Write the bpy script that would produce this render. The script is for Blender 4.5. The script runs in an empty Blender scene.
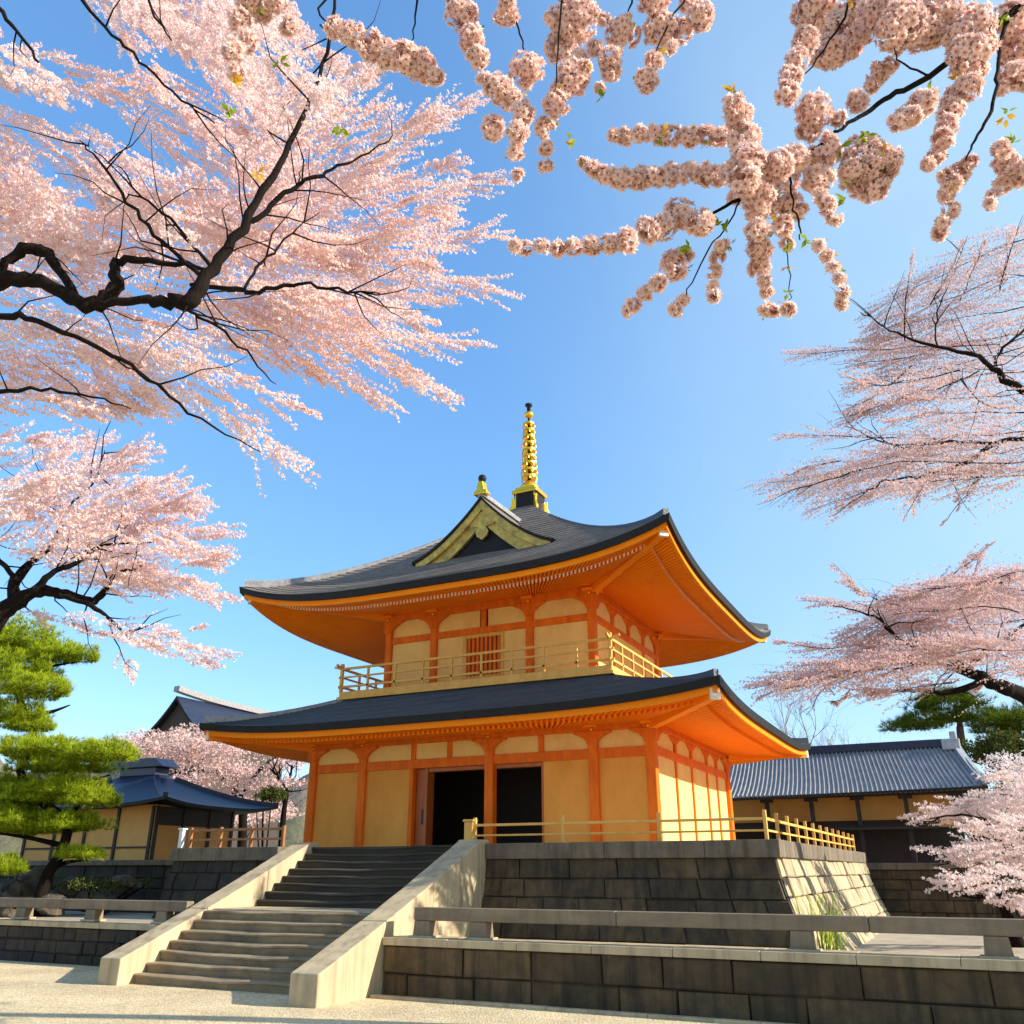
import bpy, math, random
import numpy as np

random.seed(7)
rng = np.random.default_rng(11)
R = math.radians
sc = bpy.context.scene
COL = sc.collection

# ------------------------------------------------------------------ camera
YAW, PITCH, FPX = R(26.314), R(22.3), 873.857
EYE = np.array([13.845, -29.277, 2.2])
cam = bpy.data.cameras.new('camera')
cam.sensor_width = 36.0
cam.lens = 36.0 * FPX / 1024
cam.clip_start, cam.clip_end = 0.05, 3000
co = bpy.data.objects.new('camera', cam)
co.location = EYE
co.rotation_euler = (math.pi / 2 + PITCH, 0, YAW)
COL.objects.link(co)
sc.camera = co

# ------------------------------------------------------------------ sky, sun, exposure
SUN_EL, SUN_AZ = R(25), R(12)          # azimuth measured from +X towards +Y
w = bpy.data.worlds.new('World')
sc.world = w
w.use_nodes = True
nt = w.node_tree
nt.nodes.clear()
sky = nt.nodes.new('ShaderNodeTexSky')
sky.sky_type = 'NISHITA'
sky.sun_disc = False
sky.sun_elevation = SUN_EL
sky.sun_rotation = math.pi / 2 - SUN_AZ
sky.altitude = 0
sky.air_density = 1.0
sky.dust_density = 0.0
sky.ozone_density = 6.0
bg = nt.nodes.new('ShaderNodeBackground')
bg.inputs[1].default_value = 0.15
wo = nt.nodes.new('ShaderNodeOutputWorld')
gm = nt.nodes.new('ShaderNodeGamma')          # softer zenith-to-horizon range, as a camera renders it
gm.inputs[1].default_value = 0.6
hs = nt.nodes.new('ShaderNodeHueSaturation')
hs.inputs['Saturation'].default_value = 1.3
hs.inputs['Hue'].default_value = 0.504
nt.links.new(sky.outputs[0], gm.inputs[0])
nt.links.new(gm.outputs[0], hs.inputs['Color'])
geo = nt.nodes.new('ShaderNodeTexCoord')      # thin high cloud veil thickening towards the sun
dt = nt.nodes.new('ShaderNodeVectorMath')
dt.operation = 'DOT_PRODUCT'
dt.inputs[1].default_value = (math.cos(SUN_AZ), math.sin(SUN_AZ), 0.0)
nt.links.new(geo.outputs['Generated'], dt.inputs[0])
mr = nt.nodes.new('ShaderNodeMapRange')
mr.interpolation_type = 'SMOOTHSTEP'
mr.inputs[1].default_value = -0.30
mr.inputs[2].default_value = 0.45
mr.inputs[4].default_value = 0.9
nt.links.new(dt.outputs['Value'], mr.inputs[0])
cn = nt.nodes.new('ShaderNodeTexNoise')
cn.inputs['Scale'].default_value = 2.2
cn.inputs['Detail'].default_value = 7
cn.inputs['Roughness'].default_value = 0.6
nt.links.new(geo.outputs['Generated'], cn.inputs['Vector'])
cr = nt.nodes.new('ShaderNodeMapRange')
cr.inputs[1].default_value = 0.3
cr.inputs[2].default_value = 0.75
cr.inputs[3].default_value = 0.55
cr.inputs[4].default_value = 1.0
nt.links.new(cn.outputs[0], cr.inputs[0])
cm = nt.nodes.new('ShaderNodeMath')
cm.operation = 'MULTIPLY'
nt.links.new(mr.outputs[0], cm.inputs[0])
nt.links.new(cr.outputs[0], cm.inputs[1])
mx_ = nt.nodes.new('ShaderNodeMixRGB')
mx_.inputs[2].default_value = (1.35, 1.85, 2.15, 1)
nt.links.new(cm.outputs[0], mx_.inputs[0])
nt.links.new(hs.outputs[0], mx_.inputs[1])
nt.links.new(mx_.outputs[0], bg.inputs[0])
nt.links.new(bg.outputs[0], wo.inputs[0])
sl = bpy.data.lights.new('sun', 'SUN')
sl.energy = 2.6
sl.angle = R(0.5)
sl.color = (1.0, 0.93, 0.82)
so = bpy.data.objects.new('sun', sl)
so.rotation_euler = (math.pi / 2 - SUN_EL, 0, SUN_AZ + math.pi / 2)
COL.objects.link(so)
sc.view_settings.view_transform = 'Standard'
sc.view_settings.look = 'None'
sc.view_settings.gamma = 1
sc.view_settings.exposure = 1.77
sc.cycles.use_denoising = True
sc.cycles.max_bounces = 8
sc.cycles.diffuse_bounces = 5
sc.cycles.transmission_bounces = 4
sc.cycles.transparent_max_bounces = 4
sc.cycles.sample_clamp_indirect = 6

# ------------------------------------------------------------------ materials
M = {}


def nodes(name):
    m = bpy.data.materials.new(name)
    m.use_nodes = True
    t = m.node_tree
    t.nodes.clear()
    out = t.nodes.new('ShaderNodeOutputMaterial')
    return m, t, out


def N(t, typ, **kw):
    n = t.nodes.new(typ)
    for k, v in kw.items():
        if k.startswith('i_'):
            key = k[2:]
            key = int(key) if key.isdigit() else key.replace('_', ' ')
            n.inputs[key].default_value = v
        else:
            setattr(n, k, v)
    return n


def rgb(c):
    return (c[0], c[1], c[2], 1)


def surf(name, c1, c2=None, scale=4.0, rough=0.6, bump=0.0, bscale=30.0, stretch=(1, 1, 1), metal=0.0,
         island=0.0, c3=None, s3=0.6, th3=(0.5, 0.7), spec=0.5, bdist=0.02, streak=0.0, moss=0.0):
    """Principled surface: two tones mixed by noise, optional stains (c3), per-piece variation and bump."""
    m, t, out = nodes(name)
    p = N(t, 'ShaderNodeBsdfPrincipled')
    p.inputs['Roughness'].default_value = rough
    p.inputs['Metallic'].default_value = metal
    p.inputs['Specular IOR Level'].default_value = spec
    t.links.new(p.outputs[0], out.inputs[0])
    tc = N(t, 'ShaderNodeTexCoord')
    mp = N(t, 'ShaderNodeMapping')
    mp.inputs['Scale'].default_value = stretch
    t.links.new(tc.outputs['Object'], mp.inputs[0])
    c2 = c2 or tuple(x * 0.8 for x in c1)
    nz = N(t, 'ShaderNodeTexNoise', i_Scale=scale, i_Detail=6.0, i_Roughness=0.65)
    t.links.new(mp.outputs[0], nz.inputs['Vector'])
    rp = N(t, 'ShaderNodeValToRGB')
    rp.color_ramp.elements[0].position = 0.32
    rp.color_ramp.elements[1].position = 0.68
    rp.color_ramp.elements[0].color = rgb(c2)
    rp.color_ramp.elements[1].color = rgb(c1)
    t.links.new(nz.outputs[0], rp.inputs[0])
    col = rp.outputs[0]
    if c3:
        n3 = N(t, 'ShaderNodeTexNoise', i_Scale=s3, i_Detail=8.0, i_Roughness=0.7)
        t.links.new(mp.outputs[0], n3.inputs['Vector'])
        r3 = N(t, 'ShaderNodeValToRGB')
        r3.color_ramp.elements[0].position = th3[0]
        r3.color_ramp.elements[1].position = th3[1]
        t.links.new(n3.outputs[0], r3.inputs[0])
        mx = N(t, 'ShaderNodeMixRGB')
        mx.inputs[2].default_value = rgb(c3)
        t.links.new(r3.outputs[0], mx.inputs[0])
        t.links.new(col, mx.inputs[1])
        col = mx.outputs[0]
    if streak:
        ms = N(t, 'ShaderNodeMapping')
        ms.inputs['Scale'].default_value = (2.6, 2.6, 0.16)
        t.links.new(tc.outputs['Object'], ms.inputs[0])
        ns = N(t, 'ShaderNodeTexNoise', i_Scale=1.6, i_Detail=7.0, i_Roughness=0.65)
        t.links.new(ms.outputs[0], ns.inputs['Vector'])
        rs = N(t, 'ShaderNodeValToRGB')
        rs.color_ramp.elements[0].position = 0.46
        rs.color_ramp.elements[1].position = 0.66
        rs.color_ramp.elements[1].color = (streak, streak, streak, 1)
        t.links.new(ns.outputs[0], rs.inputs[0])
        mk = N(t, 'ShaderNodeMixRGB')
        mk.inputs[2].default_value = rgb(tuple(q * 0.28 for q in c2))
        t.links.new(rs.outputs[0], mk.inputs[0])
        t.links.new(col, mk.inputs[1])
        col = mk.outputs[0]
    if moss:
        nm = N(t, 'ShaderNodeTexNoise', i_Scale=1.1, i_Detail=9.0, i_Roughness=0.75)
        t.links.new(tc.outputs['Object'], nm.inputs['Vector'])
        rm = N(t, 'ShaderNodeValToRGB')
        rm.color_ramp.elements[0].position = 0.56
        rm.color_ramp.elements[1].position = 0.70
        rm.color_ramp.elements[1].color = (moss, moss, moss, 1)
        t.links.new(nm.outputs[0], rm.inputs[0])
        mk = N(t, 'ShaderNodeMixRGB')
        mk.inputs[2].default_value = rgb((0.060, 0.058, 0.018))
        t.links.new(rm.outputs[0], mk.inputs[0])
        t.links.new(col, mk.inputs[1])
        col = mk.outputs[0]
    if island:
        g = N(t, 'ShaderNodeNewGeometry')
        mr = N(t, 'ShaderNodeMapRange')
        mr.inputs[3].default_value = 1 - island
        mr.inputs[4].default_value = 1 + island
        t.links.new(g.outputs['Random Per Island'], mr.inputs[0])
        mm = N(t, 'ShaderNodeVectorMath', operation='SCALE')
        t.links.new(col, mm.inputs[0])
        t.links.new(mr.outputs[0], mm.inputs[3])
        col = mm.outputs[0]
    t.links.new(col, p.inputs['Base Color'])
    if bump:
        nb = N(t, 'ShaderNodeTexNoise', i_Scale=bscale, i_Detail=5.0)
        t.links.new(mp.outputs[0], nb.inputs['Vector'])
        b = N(t, 'ShaderNodeBump', i_Strength=bump, i_Distance=bdist)
        t.links.new(nb.outputs[0], b.inputs['Height'])
        t.links.new(b.outputs[0], p.inputs['Normal'])
    M[name] = m
    return m


def leafy(name, base, tip, mid=None, trans=0.4, var=0.12, rough=0.8, hue=None):
    """thin petals or needles: diffuse + translucent; pigment runs from base to tip along each petal."""
    m, t, out = nodes(name)
    at_ = N(t, 'ShaderNodeAttribute', attribute_name='tip')
    rp = N(t, 'ShaderNodeValToRGB')
    rp.color_ramp.elements[0].color = rgb(base)
    rp.color_ramp.elements[1].color = rgb(tip)
    if mid:
        e = rp.color_ramp.elements.new(0.4)
        e.color = rgb(mid)
    t.links.new(at_.outputs['Fac'], rp.inputs[0])
    g = N(t, 'ShaderNodeNewGeometry')
    mr = N(t, 'ShaderNodeMapRange')
    mr.inputs[3].default_value = 1 - var
    mr.inputs[4].default_value = 1 + var
    t.links.new(g.outputs['Random Per Island'], mr.inputs[0])
    mm = N(t, 'ShaderNodeVectorMath', operation='SCALE')
    t.links.new(rp.outputs[0], mm.inputs[0])
    t.links.new(mr.outputs[0], mm.inputs[3])
    d = N(t, 'ShaderNodeBsdfDiffuse')
    tr = N(t, 'ShaderNodeBsdfTranslucent')
    t.links.new(mm.outputs[0], d.inputs[0])
    t.links.new(mm.outputs[0], tr.inputs[0])
    mx = N(t, 'ShaderNodeMixShader')
    mx.inputs[0].default_value = trans
    t.links.new(d.outputs[0], mx.inputs[1])
    t.links.new(tr.outputs[0], mx.inputs[2])
    t.links.new(mx.outputs[0], out.inputs[0])
    M[name] = m
    return m


surf('vermilion', (0.86, 0.19, 0.006), (0.62, 0.115, 0.004), scale=3.4, rough=0.55, spec=0.2, bump=0.2, bscale=34, stretch=(1.6, 1.6, 0.35),
     c3=(0.46, 0.11, 0.012), s3=1.3, th3=(0.58, 0.82))
surf('soffit_wood', (0.97, 0.27, 0.005), (0.92, 0.225, 0.004), scale=2.0, rough=0.6, spec=0.12, c3=(0.78, 0.20, 0.008), s3=0.8, th3=(0.55, 0.8), bump=0.05, bscale=30)
surf('pale_wood', (0.80, 0.46, 0.11), (0.62, 0.33, 0.075), scale=5, rough=0.6, spec=0.2, bump=0.1, bscale=50, stretch=(1, 1, 0.2))
surf('ochre_panel', (0.80, 0.38, 0.075), (0.70, 0.31, 0.055), scale=1.2, rough=0.75, spec=0.2, bump=0.12, bscale=14, c3=(0.60, 0.26, 0.045), s3=0.7, th3=(0.5, 0.85), stretch=(1, 1, 0.6))
surf('cream_panel', (0.88, 0.61, 0.22), (0.82, 0.54, 0.18), scale=1.3, rough=0.75, spec=0.2, bump=0.12, bscale=14, c3=(0.66, 0.34, 0.08), s3=0.7, th3=(0.52, 0.85), stretch=(1, 1, 0.6))
surf('door_wood', (0.46, 0.13, 0.02), (0.34, 0.09, 0.015), scale=3, rough=0.5, stretch=(4, 4, 0.4), bump=0.1)
surf('lattice_wood', (0.36, 0.12, 0.03), (0.28, 0.08, 0.02), scale=4, rough=0.5)
surf('dark_void', (0.02, 0.015, 0.012), rough=0.8)
surf('gold', (1.0, 0.60, 0.05), (0.80, 0.42, 0.025), scale=9, rough=0.32, metal=0.85, bump=0.15, bscale=60)
surf('gilt_wood', (0.70, 0.46, 0.08), (0.30, 0.19, 0.04), scale=4.2, rough=0.4, metal=0.35, bump=0.3, bscale=22)
surf('white_cap', (0.85, 0.78, 0.62), rough=0.6)
surf('black_lacquer', (0.010, 0.010, 0.010), (0.018, 0.017, 0.016), rough=0.6, spec=0.2)
surf('shingle', (0.22, 0.178, 0.145), (0.135, 0.112, 0.094), scale=2.2, rough=0.75, bump=0.7, bscale=26, stretch=(1, 1, 4), bdist=0.03, spec=0.25, c3=(0.10, 0.088, 0.078), s3=0.9, th3=(0.5, 0.75))
surf('glazed_roof', (0.022, 0.027, 0.042), (0.012, 0.015, 0.024), scale=2.0, rough=0.36, bump=0.3, bscale=18, spec=0.5)
surf('ridge_tile', (0.33, 0.31, 0.30), (0.16, 0.155, 0.155), scale=6, rough=0.5, bump=0.3, bscale=30)
surf('blue_tile', (0.34, 0.32, 0.32), (0.20, 0.195, 0.20), scale=3, rough=0.42, bump=0.25, bscale=14, island=0.1)
surf('navy_tile', (0.017, 0.025, 0.055), (0.009, 0.014, 0.034), scale=3, rough=0.45, bump=0.3, bscale=20)
surf('light_tile', (0.45, 0.45, 0.45), (0.28, 0.28, 0.29), scale=4, rough=0.55, bump=0.2)
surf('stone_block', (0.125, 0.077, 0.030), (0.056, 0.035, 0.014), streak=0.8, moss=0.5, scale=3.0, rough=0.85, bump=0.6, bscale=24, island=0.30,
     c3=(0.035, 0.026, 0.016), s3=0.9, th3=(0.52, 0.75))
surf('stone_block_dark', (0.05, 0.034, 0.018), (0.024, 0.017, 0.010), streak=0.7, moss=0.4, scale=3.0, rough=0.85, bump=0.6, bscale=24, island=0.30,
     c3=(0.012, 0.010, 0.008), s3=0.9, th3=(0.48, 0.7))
surf('joint', (0.030, 0.026, 0.020), rough=0.95)
surf('cut_stone', (0.54, 0.42, 0.245), (0.42, 0.32, 0.185), streak=0.45, scale=2.2, rough=0.8, bump=0.35, bscale=45, c3=(0.27, 0.22, 0.15), s3=0.8,
     th3=(0.60, 0.80), stretch=(1, 1, 0.7))
surf('coping_stone', (0.20, 0.148, 0.09), (0.12, 0.09, 0.056), streak=0.6, moss=0.3, scale=3, rough=0.8, bump=0.3, bscale=40, c3=(0.12, 0.105, 0.09), s3=0.7,
     th3=(0.55, 0.78))
surf('rail_stone', (0.27, 0.195, 0.115), (0.17, 0.125, 0.075), streak=0.35, scale=3, rough=0.75, bump=0.25, bscale=45, stretch=(0.3, 1, 1), c3=(0.15, 0.13, 0.11), s3=0.9,
     th3=(0.6, 0.8))
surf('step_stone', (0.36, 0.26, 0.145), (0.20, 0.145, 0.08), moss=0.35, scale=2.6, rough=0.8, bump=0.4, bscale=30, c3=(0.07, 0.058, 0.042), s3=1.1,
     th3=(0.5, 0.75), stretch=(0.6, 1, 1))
surf('shaded_step_stone', (0.085, 0.061, 0.034), (0.042, 0.030, 0.017), moss=0.5, scale=2.6, rough=0.85, bump=0.4, bscale=30, c3=(0.02, 0.017, 0.012), s3=1.3,  # upper flight: its shade is painted in as a darker, mossy copy of step_stone
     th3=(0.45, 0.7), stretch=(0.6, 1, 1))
surf('terrace_earth', (0.42, 0.36, 0.26), (0.30, 0.25, 0.18), scale=1.5, rough=0.95, bump=0.4, bscale=40)
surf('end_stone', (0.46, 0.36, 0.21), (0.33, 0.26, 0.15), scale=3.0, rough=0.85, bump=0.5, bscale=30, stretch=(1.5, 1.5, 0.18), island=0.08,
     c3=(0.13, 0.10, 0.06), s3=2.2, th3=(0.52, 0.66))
surf('brown_rail', (0.36, 0.14, 0.04), (0.24, 0.09, 0.025), scale=4, rough=0.6)
surf('rock', (0.12, 0.088, 0.055), (0.045, 0.034, 0.022), scale=2.5, rough=0.9, bump=0.8, bscale=8, c3=(0.06, 0.06, 0.03), s3=1.5)
surf('bark', (0.016, 0.010, 0.007), (0.007, 0.005, 0.004), scale=9, spec=0.1, rough=0.9, bump=0.7, bscale=40, stretch=(1, 1, 0.4))
surf('pine_bark', (0.14, 0.075, 0.04), (0.05, 0.03, 0.02), scale=9, rough=0.9, bump=0.8, bscale=30)
surf('grey_bark', (0.30, 0.25, 0.22), (0.18, 0.15, 0.13), scale=9, rough=0.9)
surf('plaster_wall', (0.80, 0.40, 0.10), (0.70, 0.33, 0.075), scale=1.2, rough=0.8)
surf('dark_timber', (0.045, 0.03, 0.02), (0.028, 0.02, 0.015), scale=4, rough=0.7)
surf('white_paint', (0.8, 0.78, 0.74), rough=0.5)
surf('hill_green', (0.16, 0.14, 0.07), (0.10, 0.09, 0.05), scale=0.25, rough=1.0, bump=0.6, bscale=0.8, c3=(0.30, 0.20, 0.16), s3=0.12, bdist=0.6)
surf('bud', (0.30, 0.06, 0.03), (0.2, 0.05, 0.02), rough=0.6)
surf('iron', (0.03, 0.028, 0.026), rough=0.5)

leafy('blossom', (0.76, 0.48, 0.44), (0.91, 0.735, 0.69), mid=(0.88, 0.69, 0.64), trans=0.45, var=0.10)
leafy('blossom_cool', (0.60, 0.36, 0.33), (0.79, 0.59, 0.55), mid=(0.74, 0.53, 0.485), trans=0.40, var=0.14)
leafy('blossom_pale', (0.80, 0.60, 0.56), (0.92, 0.84, 0.81), trans=0.35, var=0.12)
leafy('blossom_far', (0.62, 0.38, 0.33), (0.76, 0.56, 0.50), trans=0.3, var=0.2)
leafy('double_blossom', (0.40, 0.09, 0.05), (0.93, 0.79, 0.73), mid=(0.88, 0.62, 0.54), trans=0.45, var=0.10)
leafy('spring_leaf', (0.20, 0.24, 0.015), (0.26, 0.36, 0.03), trans=0.45, var=0.3)
leafy('bronze_leaf', (0.48, 0.22, 0.02), (0.66, 0.46, 0.05), trans=0.4, var=0.25)
leafy('needle', (0.10, 0.15, 0.008), (0.46, 0.54, 0.03), trans=0.30, var=0.28)
leafy('needle_dark', (0.035, 0.055, 0.008), (0.15, 0.20, 0.018), trans=0.25, var=0.3)
leafy('shrub_leaf', (0.05, 0.06, 0.015), (0.12, 0.13, 0.03), trans=0.25, var=0.35)


def gravel():
    m, t, out = nodes('gravel')
    p = N(t, 'ShaderNodeBsdfPrincipled')
    p.inputs['Roughness'].default_value = 0.95
    t.links.new(p.outputs[0], out.inputs[0])
    tc = N(t, 'ShaderNodeTexCoord')
    v = N(t, 'ShaderNodeTexVoronoi', i_Scale=28.0)
    t.links.new(tc.outputs['Object'], v.inputs['Vector'])
    rp = N(t, 'ShaderNodeValToRGB')
    rp.color_ramp.elements[0].color = rgb((0.50, 0.38, 0.21))
    rp.color_ramp.elements[1].color = rgb((0.84, 0.69, 0.43))
    sep = N(t, 'ShaderNodeSeparateColor')
    t.links.new(v.outputs['Color'], sep.inputs[0])
    t.links.new(sep.outputs[0], rp.inputs[0])
    nz = N(t, 'ShaderNodeTexNoise', i_Scale=0.5, i_Detail=8.0, i_Roughness=0.7)
    t.links.new(tc.outputs['Object'], nz.inputs['Vector'])
    r2 = N(t, 'ShaderNodeValToRGB')
    r2.color_ramp.elements[0].position = 0.35
    r2.color_ramp.elements[1].position = 0.65
    r2.color_ramp.elements[0].color = rgb((0.72, 0.70, 0.66))
    r2.color_ramp.elements[1].color = rgb((1.05, 1.03, 0.98))
    t.links.new(nz.outputs[0], r2.inputs[0])
    mx = N(t, 'ShaderNodeMixRGB', blend_type='MULTIPLY')
    mx.inputs[0].default_value = 1
    t.links.new(rp.outputs[0], mx.inputs[1])
    t.links.new(r2.outputs[0], mx.inputs[2])
    t.links.new(mx.outputs[0], p.inputs['Base Color'])
    b = N(t, 'ShaderNodeBump', i_Strength=0.6, i_Distance=0.02)
    t.links.new(v.outputs['Distance'], b.inputs['Height'])
    b.invert = True
    t.links.new(b.outputs[0], p.inputs['Normal'])
    M['gravel'] = m


gravel()

# ------------------------------------------------------------------ mesh helpers


class MB:
    """collects faces and builds ONE mesh object"""

    def __init__(s):
        s.v, s.f, s.m = [], [], []

    def add(s, vs, fs, mi=0):
        o = len(s.v)
        s.v += [tuple(map(float, p)) for p in vs]
        s.f += [tuple(i + o for i in f) for f in fs]
        s.m += [mi] * len(fs)
        return s

    def box(s, a, b, mi=0):
        x0, y0, z0 = [min(p, q) for p, q in zip(a, b)]
        x1, y1, z1 = [max(p, q) for p, q in zip(a, b)]
        return s.add([(x0, y0, z0), (x1, y0, z0), (x1, y1, z0), (x0, y1, z0), (x0, y0, z1), (x1, y0, z1), (x1, y1, z1), (x0, y1, z1)],
                     [(0, 3, 2, 1), (4, 5, 6, 7), (0, 1, 5, 4), (1, 2, 6, 5), (2, 3, 7, 6), (3, 0, 4, 7)], mi)

    def bar(s, p, q, w, h, mi=0):
        """rectangular bar from p to q, w wide, h high (up = z as far as possible)"""
        p, q = np.array(p, float), np.array(q, float)
        d = (q - p) / np.linalg.norm(q - p)
        up = np.array([0, 0, 1.0]) if abs(d[2]) < 0.95 else np.array([0, 1.0, 0])
        sd = np.cross(d, up)
        sd /= np.linalg.norm(sd)
        up = np.cross(sd, d)
        vs = [c + sd * a * w / 2 + up * b * h / 2 for c in (p, q) for a, b in ((-1, -1), (1, -1), (1, 1), (-1, 1))]
        return s.add(vs, [(0, 1, 2, 3), (7, 6, 5, 4), (0, 4, 5, 1), (1, 5, 6, 2), (2, 6, 7, 3), (3, 7, 4, 0)], mi)

    def prism(s, prof, f0, f1, mi=0):
        """closed outline prof (2-D) carried by two mapping functions f0, f1 -> 3-D end caps"""
        n = len(prof)
        vs = [f0(*p) for p in prof] + [f1(*p) for p in prof]
        fs = [tuple(range(n)), tuple(range(2 * n - 1, n - 1, -1))] + [(i, i + n, (i + 1) % n + n, (i + 1) % n) for i in range(n)]
        return s.add(vs, fs, mi)

    def lathe(s, prof, c, n=16, mi=0):
        vs = [(c[0] + r * math.cos(2 * math.pi * k / n), c[1] + r * math.sin(2 * math.pi * k / n), c[2] + z) for r, z in prof for k in range(n)]
        fs = [(i * n + k, i * n + (k + 1) % n, (i + 1) * n + (k + 1) % n, (i + 1) * n + k) for i in range(len(prof) - 1) for k in range(n)]
        fs.append(tuple(range(n - 1, -1, -1)))
        fs.append(tuple(range((len(prof) - 1) * n, len(prof) * n)))
        return s.add(vs, fs, mi)

    def grid(s, P, mi=0, close=False):
        """P: rows x cols of points"""
        nr, nc = len(P), len(P[0])
        vs = [p for r in P for p in r]
        fs = []
        for i in range(nr - 1):
            for j in range(nc - 1 if not close else nc):
                k = (j + 1) % nc
                fs.append((i * nc + j, i * nc + k, (i + 1) * nc + k, (i + 1) * nc + j))
        return s.add(vs, fs, mi)

    def tube(s, pts, rad, n=8, mi=0):
        pts = [np.array(p, float) for p in pts]
        rows = []
        prev = None
        for i, p in enumerate(pts):
            d = pts[min(i + 1, len(pts) - 1)] - pts[max(i - 1, 0)]
            d /= (np.linalg.norm(d) + 1e-9)
            if prev is None:
                a = np.cross(d, [0.3, 0.2, 1.0])
            else:
                a = prev - d * (prev @ d)
            a /= (np.linalg.norm(a) + 1e-9)
            prev = a
            b = np.cross(d, a)
            r = rad[i]
            rows.append([p + r * (a * math.cos(2 * math.pi * k / n) + b * math.sin(2 * math.pi * k / n)) for k in range(n)])
        o = len(s.v)
        s.grid(rows, mi, close=True)
        L = (len(rows) - 1) * n
        s.f += [tuple(o + k for k in range(n - 1, -1, -1)), tuple(o + L + k for k in range(n))]
        s.m += [mi, mi]
        return s

    def build(s, name, mats, parent=None, smooth=False, bevel=0.0, label=None):
        me = bpy.data.meshes.new(name)
        me.from_pydata(s.v, [], s.f)
        mats = [mats] if isinstance(mats, str) else mats
        for k in mats:
            me.materials.append(M[k])
        me.polygons.foreach_set('material_index', s.m)
        if smooth:
            me.polygons.foreach_set('use_smooth', [True] * len(s.f))
        me.update()
        o = bpy.data.objects.new(name, me)
        COL.objects.link(o)
        if parent:
            o.parent = parent
            o.matrix_parent_inverse = parent.matrix_world.inverted()
            o.matrix_parent_inverse.translation = (-parent.location.x, -parent.location.y, -parent.location.z)
        if bevel:
            b = o.modifiers.new('bevel', 'BEVEL')
            b.width = bevel
            b.segments = 2
            b.limit_method = 'ANGLE'
        if label:
            o['label'] = label
        return o


def thing(name, label, cat, loc=(0, 0, 0), group=None):
    o = bpy.data.objects.new(name, None)
    o.empty_display_size = 0.3
    o.location = loc
    COL.objects.link(o)
    return tag(o, label, cat, group)


def tag(o, label, cat, group=None):
    o['label'] = label
    o['category'] = cat
    if group:
        o['group'] = group
    return o


def setting(o, kind='structure'):
    o['kind'] = kind
    return o


def at(px, py, d):
    """sight line of the photograph's pixel (px, py) taken to d metres of ground distance"""
    cy, sy, cp, sp = math.cos(YAW), math.sin(YAW), math.cos(PITCH), math.sin(PITCH)
    fw = np.array([-sy, cy, 0])
    rt = np.array([cy, sy, 0])
    up = np.array([0, 0, 1.0])
    r = (px - 512) * rt + (512 - py) * (up * cp - fw * sp) + FPX * (fw * cp + up * sp)
    return EYE + r * d / (r @ fw)


def smooth_path(pts, rads, step=4):
    """Catmull-Rom through pts"""
    P = [np.array(p, float) for p in pts]
    out, rr = [], []
    n = len(P)
    for i in range(n - 1):
        p0, p1, p2, p3 = P[max(i - 1, 0)], P[i], P[i + 1], P[min(i + 2, n - 1)]
        for k in range(step):
            u = k / step
            out.append(0.5 * ((2 * p1) + (p2 - p0) * u + (2 * p0 - 5 * p1 + 4 * p2 - p3) * u * u + (3 * p1 - p0 - 3 * p2 + p3) * u ** 3))
            rr.append(rads[i] * (1 - u) + rads[i + 1] * u)
    out.append(P[-1])
    rr.append(rads[-1])
    return out, rr


def quads_object(name, V, tip, mat, parent):
    """V: (n,4,3) loose quads with a pigment value tip (n,4)"""
    V = np.asarray(V, np.float32)
    n = len(V)
    me = bpy.data.meshes.new(name)
    me.vertices.add(4 * n)
    me.vertices.foreach_set('co', V.reshape(-1))
    me.loops.add(4 * n)
    me.loops.foreach_set('vertex_index', np.arange(4 * n, dtype=np.int32))
    me.polygons.add(n)
    me.polygons.foreach_set('loop_start', np.arange(0, 4 * n, 4, dtype=np.int32))
    me.update(calc_edges=True)
    a = me.attributes.new('tip', 'FLOAT', 'POINT')
    a.data.foreach_set('value', np.asarray(tip, np.float32).reshape(-1))
    me.materials.append(M[mat])
    o = bpy.data.objects.new(name, me)
    COL.objects.link(o)
    if parent:
        o.parent = parent
        o.matrix_parent_inverse.translation = (-parent.location.x, -parent.location.y, -parent.location.z)
    return o


def unit(a):
    return a / (np.linalg.norm(a, axis=-1, keepdims=True) + 1e-9)


def flowers(C, nrm, size, petals=5, cup=0.35, wide=0.42):
    """(n) small flowers -> quads (n*petals,4,3) and pigment"""
    n = len(C)
    nrm = unit(nrm)
    a = unit(np.cross(nrm, rng.normal(size=(n, 3))))
    b = np.cross(nrm, a)
    ang = rng.uniform(0, 6.28, n)
    V = np.zeros((n, petals, 4, 3))
    s = size[:, None]
    for k in range(petals):
        th = ang + 2 * math.pi * k / petals + rng.normal(0, 0.12, n)
        d = a * np.cos(th)[:, None] + b * np.sin(th)[:, None]
        e = np.cross(nrm, d)
        lift = (cup + rng.normal(0, 0.15, n))[:, None]
        V[:, k, 0] = C
        V[:, k, 1] = C + s * (d * 0.62 + e * wide + nrm * lift * 0.6)
        V[:, k, 2] = C + s * (d * 1.0 + nrm * lift)
        V[:, k, 3] = C + s * (d * 0.62 - e * wide + nrm * lift * 0.6)
    tip = np.tile(np.array([0, 0.7, 1.0, 0.7]), (n * petals, 1))
    return V.reshape(-1, 4, 3), tip


# ------------------------------------------------------------------ ground and terrace
g = MB()
g.grid([[(x, y, 0.0) for x in (-600, -60, -20, 0, 20, 60, 600)] for y in (-300, -60, -20, -10, 0, 20, 60, 600)])
setting(g.build('ground', 'gravel'))

TERR = 0.45
t_ = MB()
t_.box((3.3, -12.8, -0.2), (60, 30, TERR))
t_.box((-60, -11.6, -0.2), (-3.2, 30, 0.954))
t_.box((-3.2, -8.9, -0.2), (3.3, 30, TERR - 0.012))


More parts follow.
